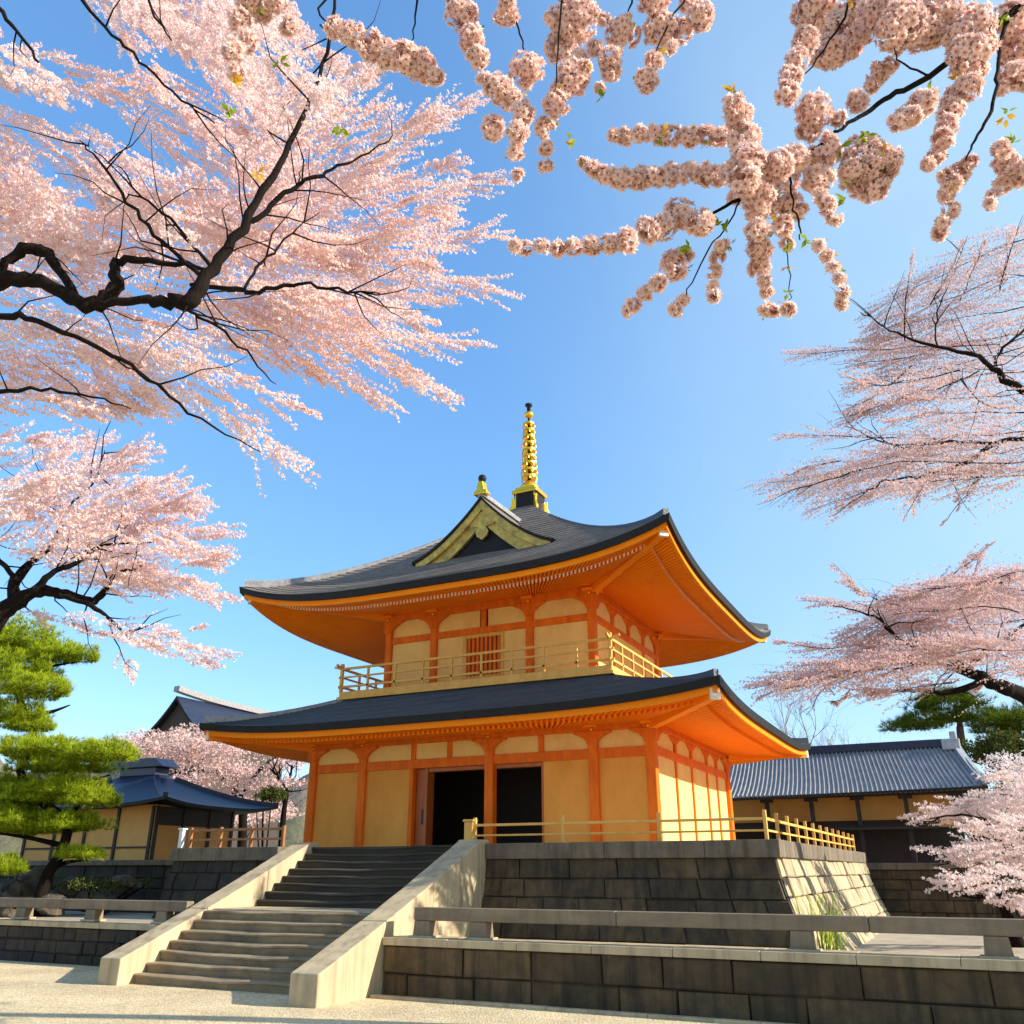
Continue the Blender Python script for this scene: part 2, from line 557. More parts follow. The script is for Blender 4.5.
def ground_at(x):
    return 0.45 if x > -3.2 else 0.95


setting(t_.build('terrace_ground', 'terrace_earth'))


def stone_face(mb, P, u, length, n, z0, z1, rows, batter=0.0, mean=0.8, gap=0.018, jit=0.02, mi=0, e0=0.0, e1=0.0):
    """courses of cut blocks on a wall face. P: foot point at u=0, u: unit along, n: outward normal; batter: run per rise"""
    P, u, n = np.array(P, float), np.array(u, float), np.array(n, float)
    hs = rng.uniform(0.85, 1.15, rows)
    zs = z0 + (z1 - z0) * np.concatenate([[0], np.cumsum(hs) / hs.sum()])

    def pt(s, z, out):
        k = (z1 - z) / (z1 - z0)
        fl = (z1 - z) * (0.7 + 0.6 * k)
        s2 = -e0 * fl + s * (length + (e0 + e1) * fl) / length
        return P * [1, 1, 0] + u * s2 + n * (out + batter * fl) + np.array([0, 0, z])
    for r in range(rows):
        s = -rng.uniform(0, 0.5)
        while s < length:
            L = mean * rng.uniform(0.6, 1.5)
            a, b = max(s, 0) + gap / 2, min(s + L, length) - gap / 2
            s += L
            if b - a < 0.08:
                continue
            c, d = zs[r] + gap / 2, zs[r + 1] - gap / 2
            j = rng.normal(0, jit)
            bv = 0.025
            cr = [(a + rng.normal(0, 0.006), c + rng.normal(0, 0.006)), (b + rng.normal(0, 0.006), c + rng.normal(0, 0.006)),
                  (b + rng.normal(0, 0.006), d + rng.normal(0, 0.006)), (a + rng.normal(0, 0.006), d + rng.normal(0, 0.006))]
            inn = [(a + bv, c + bv), (b - bv, c + bv), (b - bv, d - bv), (a + bv, d - bv)]
            vs = [pt(x, z, -0.05) for x, z in cr] + [pt(x, z, 0.02 + j) for x, z in cr] + [pt(x, z, 0.045 + j + rng.normal(0, 0.008)) for x, z in inn]
            fs = [(i, (i + 1) % 4, 4 + (i + 1) % 4, 4 + i) for i in range(4)] + [(4 + i, 4 + (i + 1) % 4, 8 + (i + 1) % 4, 8 + i) for i in range(4)] + [(8, 9, 10, 11)]
            mb.add(vs, fs, mi)
    # backing with the joints
    K = 6
    mb.grid([[pt(s, z0 + (z1 - z0) * k / K, -0.02) for s in (0, length)] for k in range(K + 1)], mi + 1)


# low retaining walls that hold the terrace
lw = thing('retaining_wall', 'low dark wall of large stone blocks right of the staircase, under the long stone rail', 'wall', (3.3, -13.4, 0))
mb = MB()
stone_face(mb, (3.25, -13.4, 0), (1, 0, 0), 40, (0, -1, 0), -0.05, 0.86, 2, mean=1.35, gap=0.022)
mb.build('wall', ['stone_block', 'joint'], lw)
mb = MB()
for k in range(28):
    x = 3.23 + 1.45 * k
    mb.box((x, -13.5 + rng.normal(0, 0.004), 0.862), (x + 1.442, -12.7, 1.0 + rng.normal(0, 0.004)))
mb.build('coping', 'cut_stone', lw, bevel=0.012)
mb = MB()
for k in range(22):
    x = 3.26 + 1.8 * k
    mb.box((x, -13.86 + rng.normal(0, 0.004), -0.05), (x + 1.792, -13.72, 0.05 + rng.normal(0, 0.004)))
mb.build('footing', 'cut_stone', lw, bevel=0.01)
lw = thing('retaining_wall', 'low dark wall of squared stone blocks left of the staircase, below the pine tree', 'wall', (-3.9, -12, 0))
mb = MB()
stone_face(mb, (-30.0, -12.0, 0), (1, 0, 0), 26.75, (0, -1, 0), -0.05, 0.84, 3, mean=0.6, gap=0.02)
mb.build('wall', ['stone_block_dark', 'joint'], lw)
mb = MB()
for k in range(18):
    x = -30.0 + 1.485 * k
    mb.box((x, -12.1 + rng.normal(0, 0.004), 0.842), (x + 1.477, -11.35, 0.97 + rng.normal(0, 0.004)))
mb.build('coping', 'cut_stone', lw, bevel=0.012)


def stone_rail(label, x0, x1, y, zt, posts, endpost=True):
    o = thing('stone_rail', label, 'rail', (x0, y, 1.0), 'stone rails along the low walls')
    mb = MB()
    n = max(1, int(round(abs(x1 - x0) / 4.2)))
    for k in range(n):
        a, b = x0 + (x1 - x0) * k / n, x0 + (x1 - x0) * (k + 1) / n
        mb.box((a + 0.004, y - 0.12, zt - 0.235), (b - 0.004, y + 0.12, zt))
    mb.build('rail', 'rail_stone', o, bevel=0.02)
    for px in posts:
        mb = MB()
        mb.prism([(-0.20, 1.0), (0.20, 1.0), (0.165, zt - 0.237), (-0.165, zt - 0.237)], lambda a, z: (px + a, y - 0.14, z), lambda a, z: (px + a, y + 0.14, z))
        mb.build('post', 'rail_stone', o, bevel=0.015)
        MB().box((px - 0.26, y - 0.19, 0.985), (px + 0.26, y + 0.19, 1.03)).build('post_base', 'cut_stone', o, bevel=0.01)
    return o


stone_rail('long grey stone rail on short posts along the right low wall', 3.75, 33.15, -13.1, 1.53, [3.95, 5.2, 11.1, 13.9, 18.2, 23, 28, 32.9])
stone_rail('grey stone rail left of the staircase, in front of the pine and rocks', -29.6, -3.6, -11.75, 1.50, [-4.4, -6.9, -9.6, -14, -19, -24, -29.2])

# ------------------------------------------------------------------ staircase
st = thing('stone_staircase', 'broad worn stone staircase with sloping pale side walls climbing to the terrace', 'staircase', (-0.2, -14, 0))


def step(y0, y1, z0, z1, i):
    """one worn step with a slightly wavy nosing"""
    mb = MB()
    n = 22
    xs = np.linspace(-2.49, 2.6, n)
    ph = rng.uniform(0, 6)
    wear = [0.012 * math.sin(1.1 * x + ph) + 0.008 * math.sin(3.3 * x + 2 * ph) - 0.03 * math.exp(-((x + 0.3) / 1.4) ** 2) for x in xs]
    nose = [0.02 * math.sin(0.9 * x + 2.2 * ph) + rng.normal(0, 0.005) for x in xs]
    rows = [[(x, y0 + 0.03 + b, z0 - 0.02) for x, b in zip(xs, nose)],
            [(x, y0 + 0.01 + b, z1 - 0.055 + a) for x, a, b in zip(xs, wear, nose)],
            [(x, y0 - 0.025 + b, z1 - 0.045 + a) for x, a, b in zip(xs, wear, nose)],
            [(x, y0 - 0.02 + b, z1 - 0.012 + a) for x, a, b in zip(xs, wear, nose)],
            [(x, y0 + 0.02 + b, z1 + a) for x, a, b in zip(xs, wear, nose)],
            [(x, (y0 + y1) / 2, z1 + a * 0.7) for x, a in zip(xs, wear)],
            [(x, y1 + 0.06, z1) for x in xs],
            [(x, y1 + 0.06, z0 - 0.02) for x in xs]]
    mb.grid(rows)
    return mb.build('step', 'step_stone' if i < 50 else 'shaded_step_stone', st)


NL, NU = 7, 8
z = 0.0
for i in range(NL):
    y = -14.2 + i * 0.30
    step(y, y + 0.30, z, z + 0.193, i)
    z += 0.193
mb = MB()
mb.box((-2.49, -12.14, 0.9), (2.6, -10.5, z + 0.02))
mb.build('landing', 'cut_stone', st, bevel=0.02)
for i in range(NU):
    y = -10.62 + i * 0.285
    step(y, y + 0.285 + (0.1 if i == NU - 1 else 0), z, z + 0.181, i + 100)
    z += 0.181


def cheek(x0, x1, yf, zf, yb, zb, cuts, tail):
    """sloping side wall of a few long cut blocks"""
    def zt_(y):
        f = (y - yf) / (yb - yf)
        return zf + (zb - zf) * f - 0.06 * math.sin(min(max(f, 0), 1) * math.pi)
    ys = [yf] + cuts + [yb]
    for k in range(len(ys) - 1):
        a, b = ys[k] + (0.006 if k else 0), ys[k + 1] - 0.006
        o_ = rng.normal(0, 0.004)
        mb = MB()
        prof = [(a, -0.1)] + [(a + (b - a) * q / 6, zt_(a + (b - a) * q / 6) + rng.normal(0, 0.003)) for q in range(7)] + [(b, -0.1)]
        mb.prism(prof, lambda a_, z_: (x0 + o_, a_, z_), lambda a_, z_: (x1 + o_, a_, z_))
        mb.build('side_wall', 'cut_stone', st, bevel=0.025)
    mb = MB()
    mb.box((x0 - 0.012, yb + 0.002, -0.1), (x1 + 0.012, yb + tail, zb + 0.03))
    mb.build('end_pier', 'cut_stone', st, bevel=0.03)


cheek(-3.1, -2.5, -14.62, 0.50, -8.75, 2.88, [-12.3, -10.3], 0.4)
cheek(2.6, 3.22, -15.4, 0.52, -9.5, 2.86, [-13.35, -11.6], 0.42)

# ------------------------------------------------------------------ temple terrace (stone platform)
PT, PX0, PX1, PY0, PY1 = 2.80, -7.1, 10.2, -9.3, 7.4
pl = thing('stone_platform', 'high stone block platform with grey coping that carries the orange temple', 'platform', (0, -1, 1))
mb = MB()
stone_face(mb, (3.22, PY0 + 0.12, 0), (1, 0, 0), PX1 - 3.22 - 0.12, (0, -1, 0), 0.38, 2.47, 5, batter=0.20, mean=0.85, e1=0.28)
mb.build('front_wall', ['stone_block', 'joint'], pl)
mb = MB()
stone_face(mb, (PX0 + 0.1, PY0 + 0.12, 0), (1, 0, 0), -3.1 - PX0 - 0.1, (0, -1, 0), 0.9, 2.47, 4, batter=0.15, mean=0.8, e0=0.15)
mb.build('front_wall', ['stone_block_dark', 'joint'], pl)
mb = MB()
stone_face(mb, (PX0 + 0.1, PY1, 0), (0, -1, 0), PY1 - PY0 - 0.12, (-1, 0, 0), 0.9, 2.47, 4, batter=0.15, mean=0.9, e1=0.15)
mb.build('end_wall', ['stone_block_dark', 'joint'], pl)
mb = MB()
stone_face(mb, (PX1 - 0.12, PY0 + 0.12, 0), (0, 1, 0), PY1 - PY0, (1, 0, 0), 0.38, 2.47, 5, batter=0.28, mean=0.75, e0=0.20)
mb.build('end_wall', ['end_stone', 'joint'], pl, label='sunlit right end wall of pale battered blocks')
mb = MB()
x = 3.22
while x < PX1 - 0.1:
    L = min(rng.uniform(2.2, 3.2), PX1 - x)
    mb.box((x + 0.004, PY0, 2.45), (x + L - 0.004, PY0 + 0.8, PT + rng.normal(0, 0.003)))
    x += L
y = PY0 + 0.81
while y < PY1:
    L = min(rng.uniform(2.0, 3.2), PY1 - y + 0.01)
    mb.box((PX1 - 0.8, y + 0.004, 2.45), (PX1, y + L - 0.004, PT + rng.normal(0, 0.003)))
    y += L
mb.build('coping', 'coping_stone', pl, bevel=0.02)
mb = MB()
mb.box((PX0, PY0 + 0.804, 2.45), (PX0 + 0.8, PY1, PT))
x = PX0
while x < -3.13:
    L = min(rng.uniform(1.6, 2.6), -3.12 - x)
    mb.box((x + 0.004, PY0, 2.45), (x + L - 0.004, PY0 + 0.8, PT + rng.normal(0, 0.003)))
    x += L
mb.build('coping', 'coping_stone', pl, bevel=0.02)
mb = MB()
gx, gy = [PX0 + 0.1, -3.105, 3.225, PX1 - 0.6], [PY0 + 0.6, -8.28, PY1 - 0.05]
zf_ = PT - 0.012
mb.add([(x, y, zf_) for y in gy for x in gx], [(0, 1, 5, 4), (2, 3, 7, 6), (4, 5, 9, 8), (5, 6, 10, 9), (6, 7, 11, 10)])
mb.build('floor', 'gravel', pl)  # out of view; gravel chosen pale to bounce sunlight up to the right soffit

# ------------------------------------------------------------------ the temple
tp = thing('temple', 'two storey orange lacquered temple hall with sweeping dark roofs and golden spire', 'temple', (0, 0, PT))


def rect_pt(ax, ay, side, u):
    """point at u in [-1,1] on one side of the rectangle, sides counter-clockwise from the front"""
    return [(ax * u, -ay), (ax, ay * u), (-ax * u, ay), (-ax, -ay * u)][side]


def roof_ring(out, inn, z0, lift, z1, pw, p, name, mat, th, nU=40, nT=34):
    """one curved hipped roof: top sheet, black eave edge and underside in one closed mesh"""
    mb = MB()

    def zt(u, t):
        return z0 + (z1 - z0) * t ** pw + lift * abs(u) ** p * (1 - t) ** 2
    us = [-1 + 2 * k / nU for k in range(nU + 1)]
    # denser near the corners
    us = [math.copysign(1 - (1 - abs(u)) ** 1.5, u) for u in us]
    for sd in range(4):
        rows = []
        for i in range(nT + 1):
            t = i / nT
            ax, ay = out[0] + (inn[0] - out[0]) * t, out[1] + (inn[1] - out[1]) * t
            # overlapping courses: every course ends in a small step
            if i:
                rows.append([rect_pt(ax, ay, sd, u) + (zt(u, t),) for u in us])
            if i < nT:
                hh = 0.026 if i else 0.0
                rows.append([rect_pt(ax, ay, sd, u) + (zt(u, t) + hh * (1 + 0.25 * math.sin(9 * u + 5 * i)),) for u in us])
        mb.grid(rows)
        # eave edge, slightly undercut, then the underside going in
        e = [[rect_pt(out[0], out[1], sd, u) + (zt(u, 0),) for u in us],
             [rect_pt(out[0] - 0.03, out[1] - 0.03, sd, u) + (zt(u, 0) - th,) for u in us],
             [rect_pt(out[0] - 0.5, out[1] - 0.5, sd, u) + (zt(u, 0) - th + 0.02,) for u in us]]
        mb.grid(e[::-1], 1)
    mb.build(name, [mat, 'black_lacquer'], tp, smooth=False)
    return zt


def soffit(out, wall, zt, th, drop, zin, name, nR, capmat):
    """underside of the eaves: a corrugated sheet of rafters in two tiers with capped rafter ends"""
    for sd in range(4):
        mb = MB()
        nr = nR[sd % 2]
        us, hs = [], []
        for k in range(nr):
            for f, h in ((0.02, 0), (0.48, 0), (0.50, 1), (0.98, 1)):
                us.append(-1 + 2 * (k + f) / nr)
                hs.append(h)

        def P(f, u, h, dz=0.0):
            ax, ay = out[0] - 0.14 + (wall[0] - out[0] + 0.14) * f, out[1] - 0.14 + (wall[1] - out[1] + 0.14) * f
            ze = zt(u, 0) - th
            zz = ze + (zin - ze) * f ** 1.15
            # corner lift fades towards the wall
            return rect_pt(ax, ay, sd, u) + (zz + dz - 0.105 * h,)
        n = len(us)
        fr = 0.20
        # kayaoi board (orange edge under the black)
        lo = [P(0, us[j], 0, -0.17) for j in range(n)]
        mb.grid([[P(0, us[j], 0, 0.05) for j in range(n)], lo])
        mb.grid([lo, [P(0.03, us[j], 0, -0.17) for j in range(n)], [P(0.03, us[j], hs[j], -0.06) for j in range(n)],
                 [P(fr, us[j], hs[j], -0.06) for j in range(n)]])
        # step between the tiers: rafter ends
        a = [P(fr, us[j], hs[j], -0.06) for j in range(n)]
        b = [P(fr, us[j], hs[j], -drop) for j in range(n)]
        o = len(mb.v)
        mb.v += [tuple(map(float, q)) for q in a + b]
        for j in range(n - 1):
            mb.f.append((o + j, o + j + 1, o + n + j + 1, o + n + j))
            mb.m.append(1 if (hs[j] == 1 and hs[j + 1] == 1) else 0)
        rows = [b] + [[P(f, us[j], hs[j], -drop * (1 - (f - fr) / (1 - fr))) for j in range(n)] for f in (0.35, 0.5, 0.65, 0.8, 0.92, 1.0)]
        mb.grid(rows)
        mb.build(name, ['soffit_wood', capmat], tp)
    # hip rafters with white capped ends
    for sx in (-1, 1):
        for sy in (-1, 1):
            mb = MB()
            ze = zt(1, 0) - th
            pts = []
            for f in (0.06, 0.3, 0.6, 1.0):
                ax = out[0] - 0.1 + (wall[0] - out[0] + 0.1) * f
                ay = out[1] - 0.1 + (wall[1] - out[1] + 0.1) * f
                pts.append(np.array((sx * ax, sy * ay, ze + (zin - ze) * f ** 1.15 - 0.2)))
            for a, b in zip(pts[:-1], pts[1:]):
                mb.bar(a, b, 0.24, 0.26)
            h = mb.build('hip_rafter', 'soffit_wood', tp)
            dv = (pts[0] - pts[1]) / np.linalg.norm(pts[0] - pts[1])
            MB().bar(pts[0] + dv * 0.002, pts[0] + dv * 0.09, 0.27, 0.29).build('end_cap', 'white_cap', h)


def hip_ridges(out, inn, zt, t1, h0, w0, mats, ext=0.0):
    for sx in (-1, 1):
        for sy in (-1, 1):
            h, wd = (h0, w0) if sx < 0 else (h0 * 0.6, w0 * 0.7)
            mb = MB()
            rows = []
            for k in range(15):
                t = t1 * k / 14
                ax, ay = out[0] + (inn[0] - out[0]) * t, out[1] + (inn[1] - out[1]) * t
                flick = 0.10 * (1 - k / 14) ** 4
                c = np.array((sx * (ax - 0.12), sy * (ay - 0.12), zt(1, t) + flick))
                d = np.array((-sy * out[1], sx * out[0], 0.0))
                d /= np.linalg.norm(d)
                prof = [(-wd, -0.12), (-wd, h * 0.6), (-wd * 0.55, h), (wd * 0.55, h), (wd, h * 0.6), (wd, -0.12)]
                rows.append([c + d * a + np.array((0, 0, b)) for a, b in prof])
            mb.grid(rows, close=True)
            o = len(mb.v)
            mb.add(rows[0], [tuple(range(6))])
            mb.add(rows[-1], [tuple(range(5, -1, -1))])
            mb.build('hip_ridge', mats if sx < 0 else 'glazed_roof', tp)


LOUT, LIN = (8.8, 7.19), (4.85, 4.5)
UOUT, UIN = (7.79, 7.16), (0.45, 0.42)
ztL = roof_ring(LOUT, LIN, 6.43, 0.36, 7.66, 1.15, 4.0, 'lower_roof', 'glazed_roof', 0.22, nT=22)
ztU = roof_ring(UOUT, UIN, 10.63, 0.80, 15.55, 1.28, 3.8, 'upper_roof', 'shingle', 0.22)
soffit(LOUT, (6.05, 4.44), ztL, 0.22, 0.16, 6.30, 'eave_rafters', (96, 80), 'soffit_wood')
soffit(UOUT, (4.0, 3.36), ztU, 0.22, 0.17, 10.95, 'eave_rafters', (108, 98), 'white_cap')
hip_ridges(LOUT, LIN, ztL, 0.96, 0.15, 0.11, 'ridge_tile')
hip_ridges(UOUT, UIN, ztU, 0.80, 0.16, 0.13, 'ridge_tile')


def facade(side, hw, hd, cols, z0, zb0, zb1, zh0, zh1, panels, friezes, struts, bracket_w, colw=0.30, pmat='ochre_panel', fmat='cream_panel', depth=0.0):
    """one face of a timber storey: columns, tie beam, head beam, infill panels, frieze panels, struts and brackets"""
    def F(u, z, o):
        if side == 0:
            return (u, -hd - o, z)
        if side == 1:
            return (hw + o, u, z)
        if side == 2:
            return (-u, hd + o, z)
        return (-hw - o, -u, z)

    def blk(name, u0, u1, za, zc, o0, o1, mat, bevel=0.0, label=None):
        mb = MB()
        mb.prism([(u0, za), (u1, za), (u1, zc), (u0, zc)], lambda a, z: F(a, z, o0), lambda a, z: F(a, z, o1))
        return mb.build(name, mat, tp, bevel=bevel, label=label)
    L = hw if side % 2 == 0 else hd
    for c in cols:
        if abs(abs(c) - L) < 0.01 and side % 2 == 1:
            continue            # the corner columns belong to the front and back
        blk('column', c - colw / 2, c + colw / 2, z0, zh0, -colw / 2, colw / 2, 'vermilion', 0.03)
    xs = [-L] + [c for c in cols if abs(abs(c) - L) > 0.01] + [L]
    blk('tie_beam', -L + colw / 2 + 0.002, L - colw / 2 - 0.002, zb0, zb1, -0.10, 0.095, 'vermilion', 0.015)
    blk('head_beam', -L - 0.17 - (0.003 if side % 2 else 0), L + 0.17 + (0.003 if side % 2 else 0), zh0, zh1, -0.16, 0.17, 'vermilion', 0.02)
    for (a, b, za, zc, mt) in panels:
        blk('wall_panel', a, b, za, zc, -0.06, 0.02, mt)
    for (a, b) in friezes:
        blk('frieze_panel', a, b, zb1, zh0, -0.06, 0.02, fmat)
    for c in struts:
        blk('strut', c - 0.09, c + 0.09, zb1, zh0, -0.05, 0.07, 'vermilion', 0.01)
    H = zh0 - zb1
    for c in cols:
        prof = []
        for k in range(9):
            f = k / 8
            prof.append((c + colw / 2 + 0.01 + bracket_w * f ** 1.8, zh0 - 0.005 - 0.62 * H * (1 - f) ** 1.2 - 0.06))
        prof.append((c + colw / 2 + 0.01 + bracket_w, zh0 - 0.002))
        lft = [(2 * c - a, z) for a, z in prof[::-1]]
        full = prof + lft
        if abs(abs(c) - L) < 0.01:
            full = [(min(max(a, -L - 0.18), L + 0.18), z) for a, z in full]
            full = [p for i, p in enumerate(full) if p not in full[:i]]
        mb = MB()
        mb.prism(full, lambda a, z: F(a, z, 0.05), lambda a, z: F(a, z, 0.20))
        b = mb.build('bracket', 'vermilion', tp, bevel=0.01)
        mb = MB()
        for k, (ww, zz) in enumerate(((0.20, zh0 + 0.10), (0.13, zh0 + 0.24))):
            mb.prism([(c - ww, zz), (c + ww, zz), (c + ww, zz + 0.1), (c - ww, zz + 0.1)], lambda a, z: F(a, z, 0.172), lambda a, z: F(a, z, 0.36 + 0.16 * k))
        mb.build('bearing_block', 'soffit_wood', b, bevel=0.015)
        mb = MB()
        mb.lathe([(0.0, -0.06), (0.04, -0.04), (0.055, 0.0), (0.04, 0.04), (0.0, 0.06)], F(c, zh0 + 0.05, 0.20), 10)
        mb.build('gilt_stud', 'gold', b, smooth=True)
    return F, blk


# lower storey, front
lc = [-6.0, -3.95, 0.80, 4.25, 6.0]
ch = 0.15
Ff, blkF = facade(0, 6.0, 4.39, lc, PT, 5.24, 5.52, 6.02, 6.34,
                  [(-5.85, -4.10, PT, 5.24, 'ochre_panel'), (-3.80, -2.10, PT, 5.24, 'ochre_panel'), (2.55, 4.10, PT, 5.24, 'ochre_panel'), (4.40, 5.85, PT, 5.24, 'ochre_panel')],
                  [(-5.85, -4.10), (-3.80, -2.10), (-1.92, -0.75), (-0.57, 0.65), (0.95, 2.46), (2.64, 4.10), (4.40, 5.85)],
                  [-2.01, -0.66, 2.55], 0.42)
blkF('door_leaf', -2.06, -1.55, PT, 5.235, -0.50, -0.40, 'door_wood', 0.02)
blkF('door_post', -2.10, -1.96, PT, 5.24, -0.12, 0.10, 'vermilion', 0.01)
blkF('door_post', -1.56, -1.46, PT, 5.24, -0.40, 0.03, 'door_wood', 0.01)
blkF('door_jamb', -1.955, -1.565, PT, 5.235, -0.20, -0.12, 'door_wood', 0.01)
blkF('door_post', 2.545, 2.60, PT, 5.24, -0.08, 0.05, 'door_wood', 0.01)
blkF('door_handle', -1.72, -1.60, 3.55, 4.0, -0.12, -0.085, 'iron', 0.01)
blkF('door_lintel', -1.455, 2.54, 5.12, 5.236, -0.3, -0.02, 'door_wood', 0.01)
# lower storey, other faces
sp = [-4.39, -2.17, -0.36, 1.55, 4.39]
sfr = [(-4.23, -2.25), (-2.09, -0.44), (-0.28, 1.47), (1.63, 4.23)]
for sd in (1, 3):
    F1, b1 = facade(sd, 6.0, 4.39, [-4.39, 4.39], PT, 5.30, 5.55, 6.02, 6.34, [(-4.23, 4.23, PT, 5.30, 'cream_panel')], sfr, [], 0.5)
    for c in (-2.17, -0.36, 1.55, 2.9):
        b1('mullion', c - 0.055, c + 0.055, PT, 5.298, 0.021, 0.075, 'vermilion', 0.008)
        prof = [(c - 0.06, 5.56), (c + 0.06, 5.56), (c + 0.09, 5.80), (c + 0.5, 5.99), (c + 0.5, 6.018), (c - 0.5, 6.018), (c - 0.5, 5.99), (c - 0.09, 5.80)]
        MB().prism(prof, lambda a, z: F1(a, z, 0.022), lambda a, z: F1(a, z, 0.10)).build('bracket', 'vermilion', tp, bevel=0.008)
facade(2, 6.0, 4.39, [-6, -3, 0, 3, 6], PT, 5.24, 5.52, 6.02, 6.34,
       [(a + 0.15, a + 2.85, PT, 5.24, 'ochre_panel') for a in (-6, -3, 0, 3)], [(a + 0.15, a + 2.85) for a in (-6, -3, 0, 3)], [], 0.42)
MB().box((-5.85, -4.2, PT), (5.85, 4.25, PT + 0.06)).build('hall_floor', 'dark_timber', tp)
mb = MB()
mb.box((-5.9, -4.25, 6.02), (5.9, 4.25, 6.10))
mb.box((-5.85, 0.0, PT + 0.06), (5.85, 0.1, 6.0))
mb.build('inner_partition', 'dark_timber', tp)

# balcony
BW, BD, BZ = 5.07, 4.73, 7.64
bal = MB()
bal.box((-BW + 0.08, -BD + 0.08, BZ + 0.10), (BW - 0.08, BD - 0.08, BZ + 0.28))
bal.build('balcony_floor', 'pale_wood', tp)
mb = MB()
for z0_, z1_, e in ((BZ, BZ + 0.10, 0.0), (BZ + 0.10, BZ + 0.27, -0.06)):
    mb.box((-BW - e, -BD - e, z0_), (BW + e, -BD - e + 0.12, z1_))
    mb.box((-BW - e, BD + e - 0.12, z0_), (BW + e, BD + e, z1_))
    mb.box((-BW - e, -BD - e + 0.122, z0_), (-BW - e + 0.12, BD + e - 0.122, z1_))
    mb.box((BW + e - 0.12, -BD - e + 0.122, z0_), (BW + e, BD + e - 0.122, z1_))
mb.build('balcony_edge', 'pale_wood', tp, bevel=0.01)
zr = BZ + 0.28
for sd in range(4):
    bf = MB()
    L = BW - 0.10 if sd % 2 == 0 else BD - 0.10
    o_ = (BW - 0.10, BD - 0.10)
    rail = bpy.data.objects.new('balcony_railing', None)
    COL.objects.link(rail)
    rail.parent = tp
    rail.matrix_parent_inverse.translation = (0, 0, -PT)

    def G(u, z):
        x, y = rect_pt(o_[0], o_[1], sd, u / L)
        return np.array((x, y, z))
    ext = 0.32
    for (z_, hh, ww, e) in ((zr + 0.17, 0.07, 0.07, 0.12), (zr + 0.50, 0.055, 0.06, 0.12), (zr + 0.80, 0.075, 0.075, ext)):
        dz = 0.0 if sd % 2 == 0 else 0.004
        mb = MB()
        if e == ext:
            up = 0.09
            mb.bar(G(-L, z_ + dz), G(L, z_ + dz), ww, hh)
            mb.bar(G(L, z_ + dz), G(L + e, z_ + up + dz), ww * 0.98, hh * 0.98)
            mb.bar(G(-L, z_ + dz), G(-L - e, z_ + up + dz), ww * 0.98, hh * 0.98)
        else:
            mb.bar(G(-L - e, z_ + dz), G(L + e, z_ + dz), ww, hh)
        q = mb.build('rail', 'pale_wood', rail)
        q.matrix_parent_inverse.translation = (0, 0, 0)
        q.matrix_parent_inverse.identity()
        q.parent = rail
    n = 9
    for k in range(n):
        u = -L + 2 * L * k / n
        top = zr + (0.98 if k == 0 else 0.77)
        wdt = 0.10 if k == 0 else 0.07
        mb = MB()
        p = G(u, 0)
        mb.box((p[0] - wdt / 2, p[1] - wdt / 2, zr - 0.01), (p[0] + wdt / 2, p[1] + wdt / 2, top))
        q = mb.build('post', 'pale_wood', rail)
        q.matrix_parent_inverse.identity()
    rail.matrix_parent_inverse.translation = (0, 0, -PT)

# upper storey
uw, ud = 3.92, 3.32
uc = [-3.92, -2.03, 1.70, 3.92]
Z2 = 7.93
F2, b2 = facade(0, uw, ud, uc, Z2, 9.74, 9.97, 10.58, 10.98,
                [(-3.78, -2.17, Z2, 9.74, 'cream_panel'), (-1.89, -0.86, Z2, 9.74, 'cream_panel'), (0.72, 1.56, Z2, 9.74, 'cream_panel'), (1.84, 3.78, Z2, 9.74, 'cream_panel')],
                [(-3.78, -2.17), (-1.89, -0.22), (0.10, 1.56), (1.84, 3.78)], [-0.06], 0.45, colw=0.26, pmat='cream_panel')
win = b2('window', -0.72, 0.60, 8.3, 9.62, -0.10, -0.06, 'lattice_wood')
for (a, b, c, d) in ((-0.86, -0.72, Z2, 9.738), (0.60, 0.72, Z2, 9.738), (-0.72, 0.60, 9.62, 9.736), (-0.72, 0.60, Z2, 8.3)):
    q = b2('window_frame', a + 0.001, b - 0.001, c, d, -0.09, 0.06, 'pale_wood')
    q.parent = win
    q.matrix_parent_inverse = win.matrix_parent_inverse
    q.matrix_parent_inverse.identity()
for k in range(8):
    c = -0.72 + 1.32 * (k + 0.5) / 8
    q = b2('lattice_bar', c - 0.045, c + 0.045, 8.302, 9.618, -0.055, 0.02, 'vermilion')
    q.parent = win
    q.matrix_parent_inverse.identity()
for c0, c1 in ((-3.79, -3.70), (-2.27, -2.18), (1.85, 1.93), (3.70, 3.79)):
    pass
ufr = [(-3.18, -1.62), (-1.46, 0.04), (0.20, 1.70), (1.86, 3.18)]
for sd in (1, 3):
    F3, b3 = facade(sd, uw, ud, [-3.32, 3.32], Z2, 9.74, 9.97, 10.58, 10.98, [(-3.18, 3.18, Z2, 9.74, 'cream_panel')], ufr, [], 0.45, colw=0.26)
    for c in (-1.54, 0.12, 1.78):
        prof = [(c - 0.07, 9.972), (c + 0.07, 9.972), (c + 0.10, 10.30), (c + 0.52, 10.55), (c + 0.52, 10.578), (c - 0.52, 10.578), (c - 0.52, 10.55), (c - 0.10, 10.30)]
        MB().prism(prof, lambda a, z: F3(a, z, 0.022), lambda a, z: F3(a, z, 0.10)).build('bracket', 'vermilion', tp, bevel=0.008)
    for c in (-1.54, 1.78):
        b3('mullion', c - 0.07, c + 0.07, Z2, 9.738, 0.021, 0.08, 'vermilion', 0.008)
